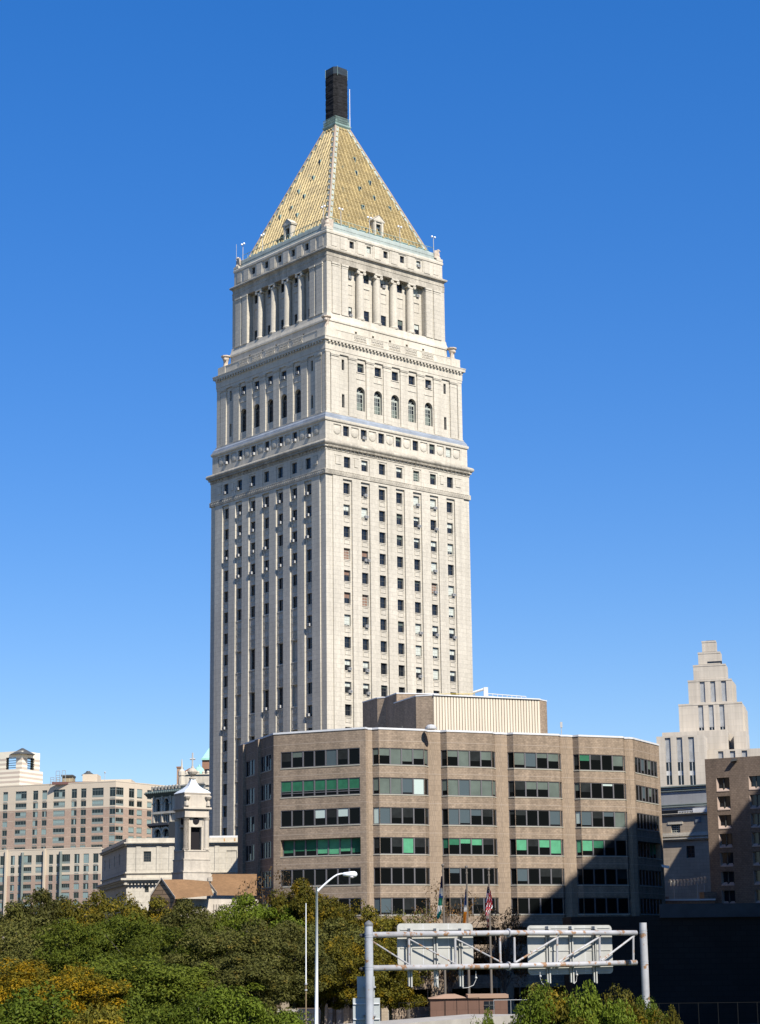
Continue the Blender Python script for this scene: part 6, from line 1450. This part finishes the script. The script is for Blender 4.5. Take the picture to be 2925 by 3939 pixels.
flagpole(927, 325, 214, 'bronze flagpole with the red striped flag')
flag([(322, 340, 400), (312, 342, 520), (296, 343, 640), (283, 335, 760), (270, 322, 880), (268, 295, 945)], 213.7, lambda a, b: 'navy' if a < .24 else 'white' if a < .36+.05*b else 'blue' if a < .44 else 'green' if a < .62 else 'white' if a < .78-.1*b else 'teal', 'limp green white and blue flag hanging from its pole')
flag([(633, 640, 560), (627, 645, 640), (620, 648, 740), (612, 645, 840), (604, 640, 930), (598, 636, 1010)], 213.7, lambda a, b: 'blue' if a < .42 and b < .65 else 'white' if a < .60 else 'orange', 'limp blue white and orange flag hanging from its pole')
flag([(912, 925, 530), (903, 952, 590), (894, 968, 690), (888, 978, 790), (886, 930, 880), (905, 925, 960), (910, 922, 1050)], 213.7, lambda a, b: 'navy' if (a < .2 and b < .6) else ('red' if (int(a*15+b*5) % 2 == 0) else 'white'), 'limp red and white striped flag with a dark blue corner')
# ================================================================ plaza edge: fence, kerb wall, booth, ledge with piers
def fence(p0, p1, h, n, label, mt, rails=(1.0, .5)):
    F = Fac(p0, p1); t = thing('fence', label, 'fence', (p0[0], p0[1], 0)); 
    for k in range(n+1):
        d = F.L*k/n; m = MB(); m.tube([F.pt(d, 0, 0), F.pt(d, 0, h)], .03, 6); m.build('post', mt, t)
    m = MB()
    for r_ in rails: m.tube([F.pt(0, 0, h*r_-.03), F.pt(F.L, 0, h*r_-.03)], .022, 6)
    m.build('rail', mt, t); return t
RAILM = mat('dark_handrail', (.012, .012, .012), .95, spec=.05); RAILP = mat('bright_handrail', (.45, .45, .45), .4, metal=.5)
a, b = at_y(*g1(510, 1190), 185), at_y(*g1(1380, 1110), 205)
gz0 = at_y(*g1(990, 1190), 195).z
fa = at_y(*g1(510, 985), 175); fb_ = at_y(*g1(990, 945), 180); fence((fa.x, 175), (fb_.x, 180), fa.z, 3, 'dark pipe handrail rising in front of the brick booth', RAILM)
fc_ = at_y(*g1(1360, 1035), 184); fd_ = at_y(*g1(1990, 960), 190); fence((fb_.x+.1, 180.2), (fc_.x, 184), fb_.z, 3, 'dark pipe handrail behind the flagpole feet', RAILM)
fe_ = at_y(*g2(0, 955), 186); ff_ = at_y(*g2(360, 955), 186); fence((fe_.x, 186), (ff_.x, 186), fe_.z, 2, 'bright steel handrail before the dark plaza', RAILP)
fg_ = at_y(2310, 3862, 150); fh_ = at_y(2990, 3882, 150); fence((fg_.x, 150), (fh_.x, 150), fg_.z, 9, 'thin wire fence running past the right gantry post into the shade', RAILM)
PALEC = mat('pale_concrete', (.36, .33, .29), .9, noise=.15, nscale=.6, streak=.1)
t = thing('kerb_wall', 'sunlit pale concrete kerb wall below the signs', 'wall', tuple(at_y(*g1(1000, 1200), 165).xy)+(0,))
k0, k1 = at_y(*g1(430, 1215), 160), at_y(*g2(330, 1110), 176); m = MB()
FKW = Fac((k0.x, 160), (k1.x, 176)); m.hexa([FKW.pt(0, 0, 0), FKW.pt(FKW.L, 0, 0), FKW.pt(FKW.L, -6, 0), FKW.pt(0, -6, 0)], [FKW.pt(0, 0, k0.z), FKW.pt(FKW.L, 0, k0.z+.15), FKW.pt(FKW.L, -6, k0.z+.1), FKW.pt(0, -6, k0.z-.1)]); m.build('wall', PALEC, t)
BOOTH = mat('red_brown_cladding', (.15, .085, .06), .85, brick=(1.2, 2.4, .02, .7, .95), noise=.1, nscale=.6)
a, b = at_y(*g1(842, 945), 206), at_y(*g1(1240, 945), 206); t = thing('guard_booth', 'low red brown brick guard booth with a sloping pale roof, among the flagpoles', 'booth', (a.x, 206, 0))
x1 = at_y(*g2(140, 940), 207).x; zt_ = a.z
m = MB(); m.box(a.x, x1, 206, 211, 0, zt_); m.build('wall', BOOTH, t)
m = MB(); zr = at_y(*g1(1000, 898), 207.5).z; m.hexa([(a.x-.15, 205.8, zt_), (b.x, 205.8, zt_), (b.x, 211, zt_), (a.x-.15, 211, zt_)], [(a.x+1.6, 207.5, zr), (b.x-1.2, 207.5, zr), (b.x-1.2, 210, zr), (a.x+1.6, 210, zr)]); m.box(b.x, x1+.1, 205.8, 211, zt_, zt_+.35); m.build('roof', mat('tan_roof', (.34, .22, .15), .9, noise=.15), t)
c, d = at_y(*g1(1412, 970), 205.9), at_y(*g1(1525, 1055), 205.9); Fb = Fac((a.x, 206), (x1, 206)); m = MB(); m.box(c.x, d.x, 205.95, 206.0, d.z, c.z); w_ = m.build('window', GLASS, t); m = MB(); m.box(c.x, d.x, 205.9, 205.95, (c.z+d.z)/2-.04, (c.z+d.z)/2+.04); m.box((c.x+d.x)/2-.05, (c.x+d.x)/2+.05, 205.9, 205.95, d.z, c.z); m.build('frame', FRAME, w_)
l8 = l7
t = thing('planter_ledge', 'long pale ledge with stone piers glimpsed under the trees', 'ledge', (-8, 214, 0))
a, b = at_y(*l7(-120, 2045), 212), at_y(*l7(1380, 2030), 212); m = MB(); m.box(a.x, b.x, 212, 212.8, a.z-.35, a.z+.12); m.box(a.x, b.x, 212.1, 212.8, 0, a.z-.35); m.build('ledge', PALEC, t)
for x0, x1_, y0 in ((770, 850, 1650), (-60, 40, 1930), (-290, -250, 1560), (470, 560, 1960), (1280, 1370, 1900)):
    c, d = at_y(*l7(x0, y0), 212), at_y(*l7(x1_, y0), 212); m = MB(); m.box(c.x, d.x, 211.7, 213.2, 0, c.z); m.build('pier', mat('tan_pier_stone', (.36, .29, .21), .9, brick=(.6, .3, .03, .7, .85), noise=.15) if x0 == 770 else bpy.data.materials['tan_pier_stone'], t)
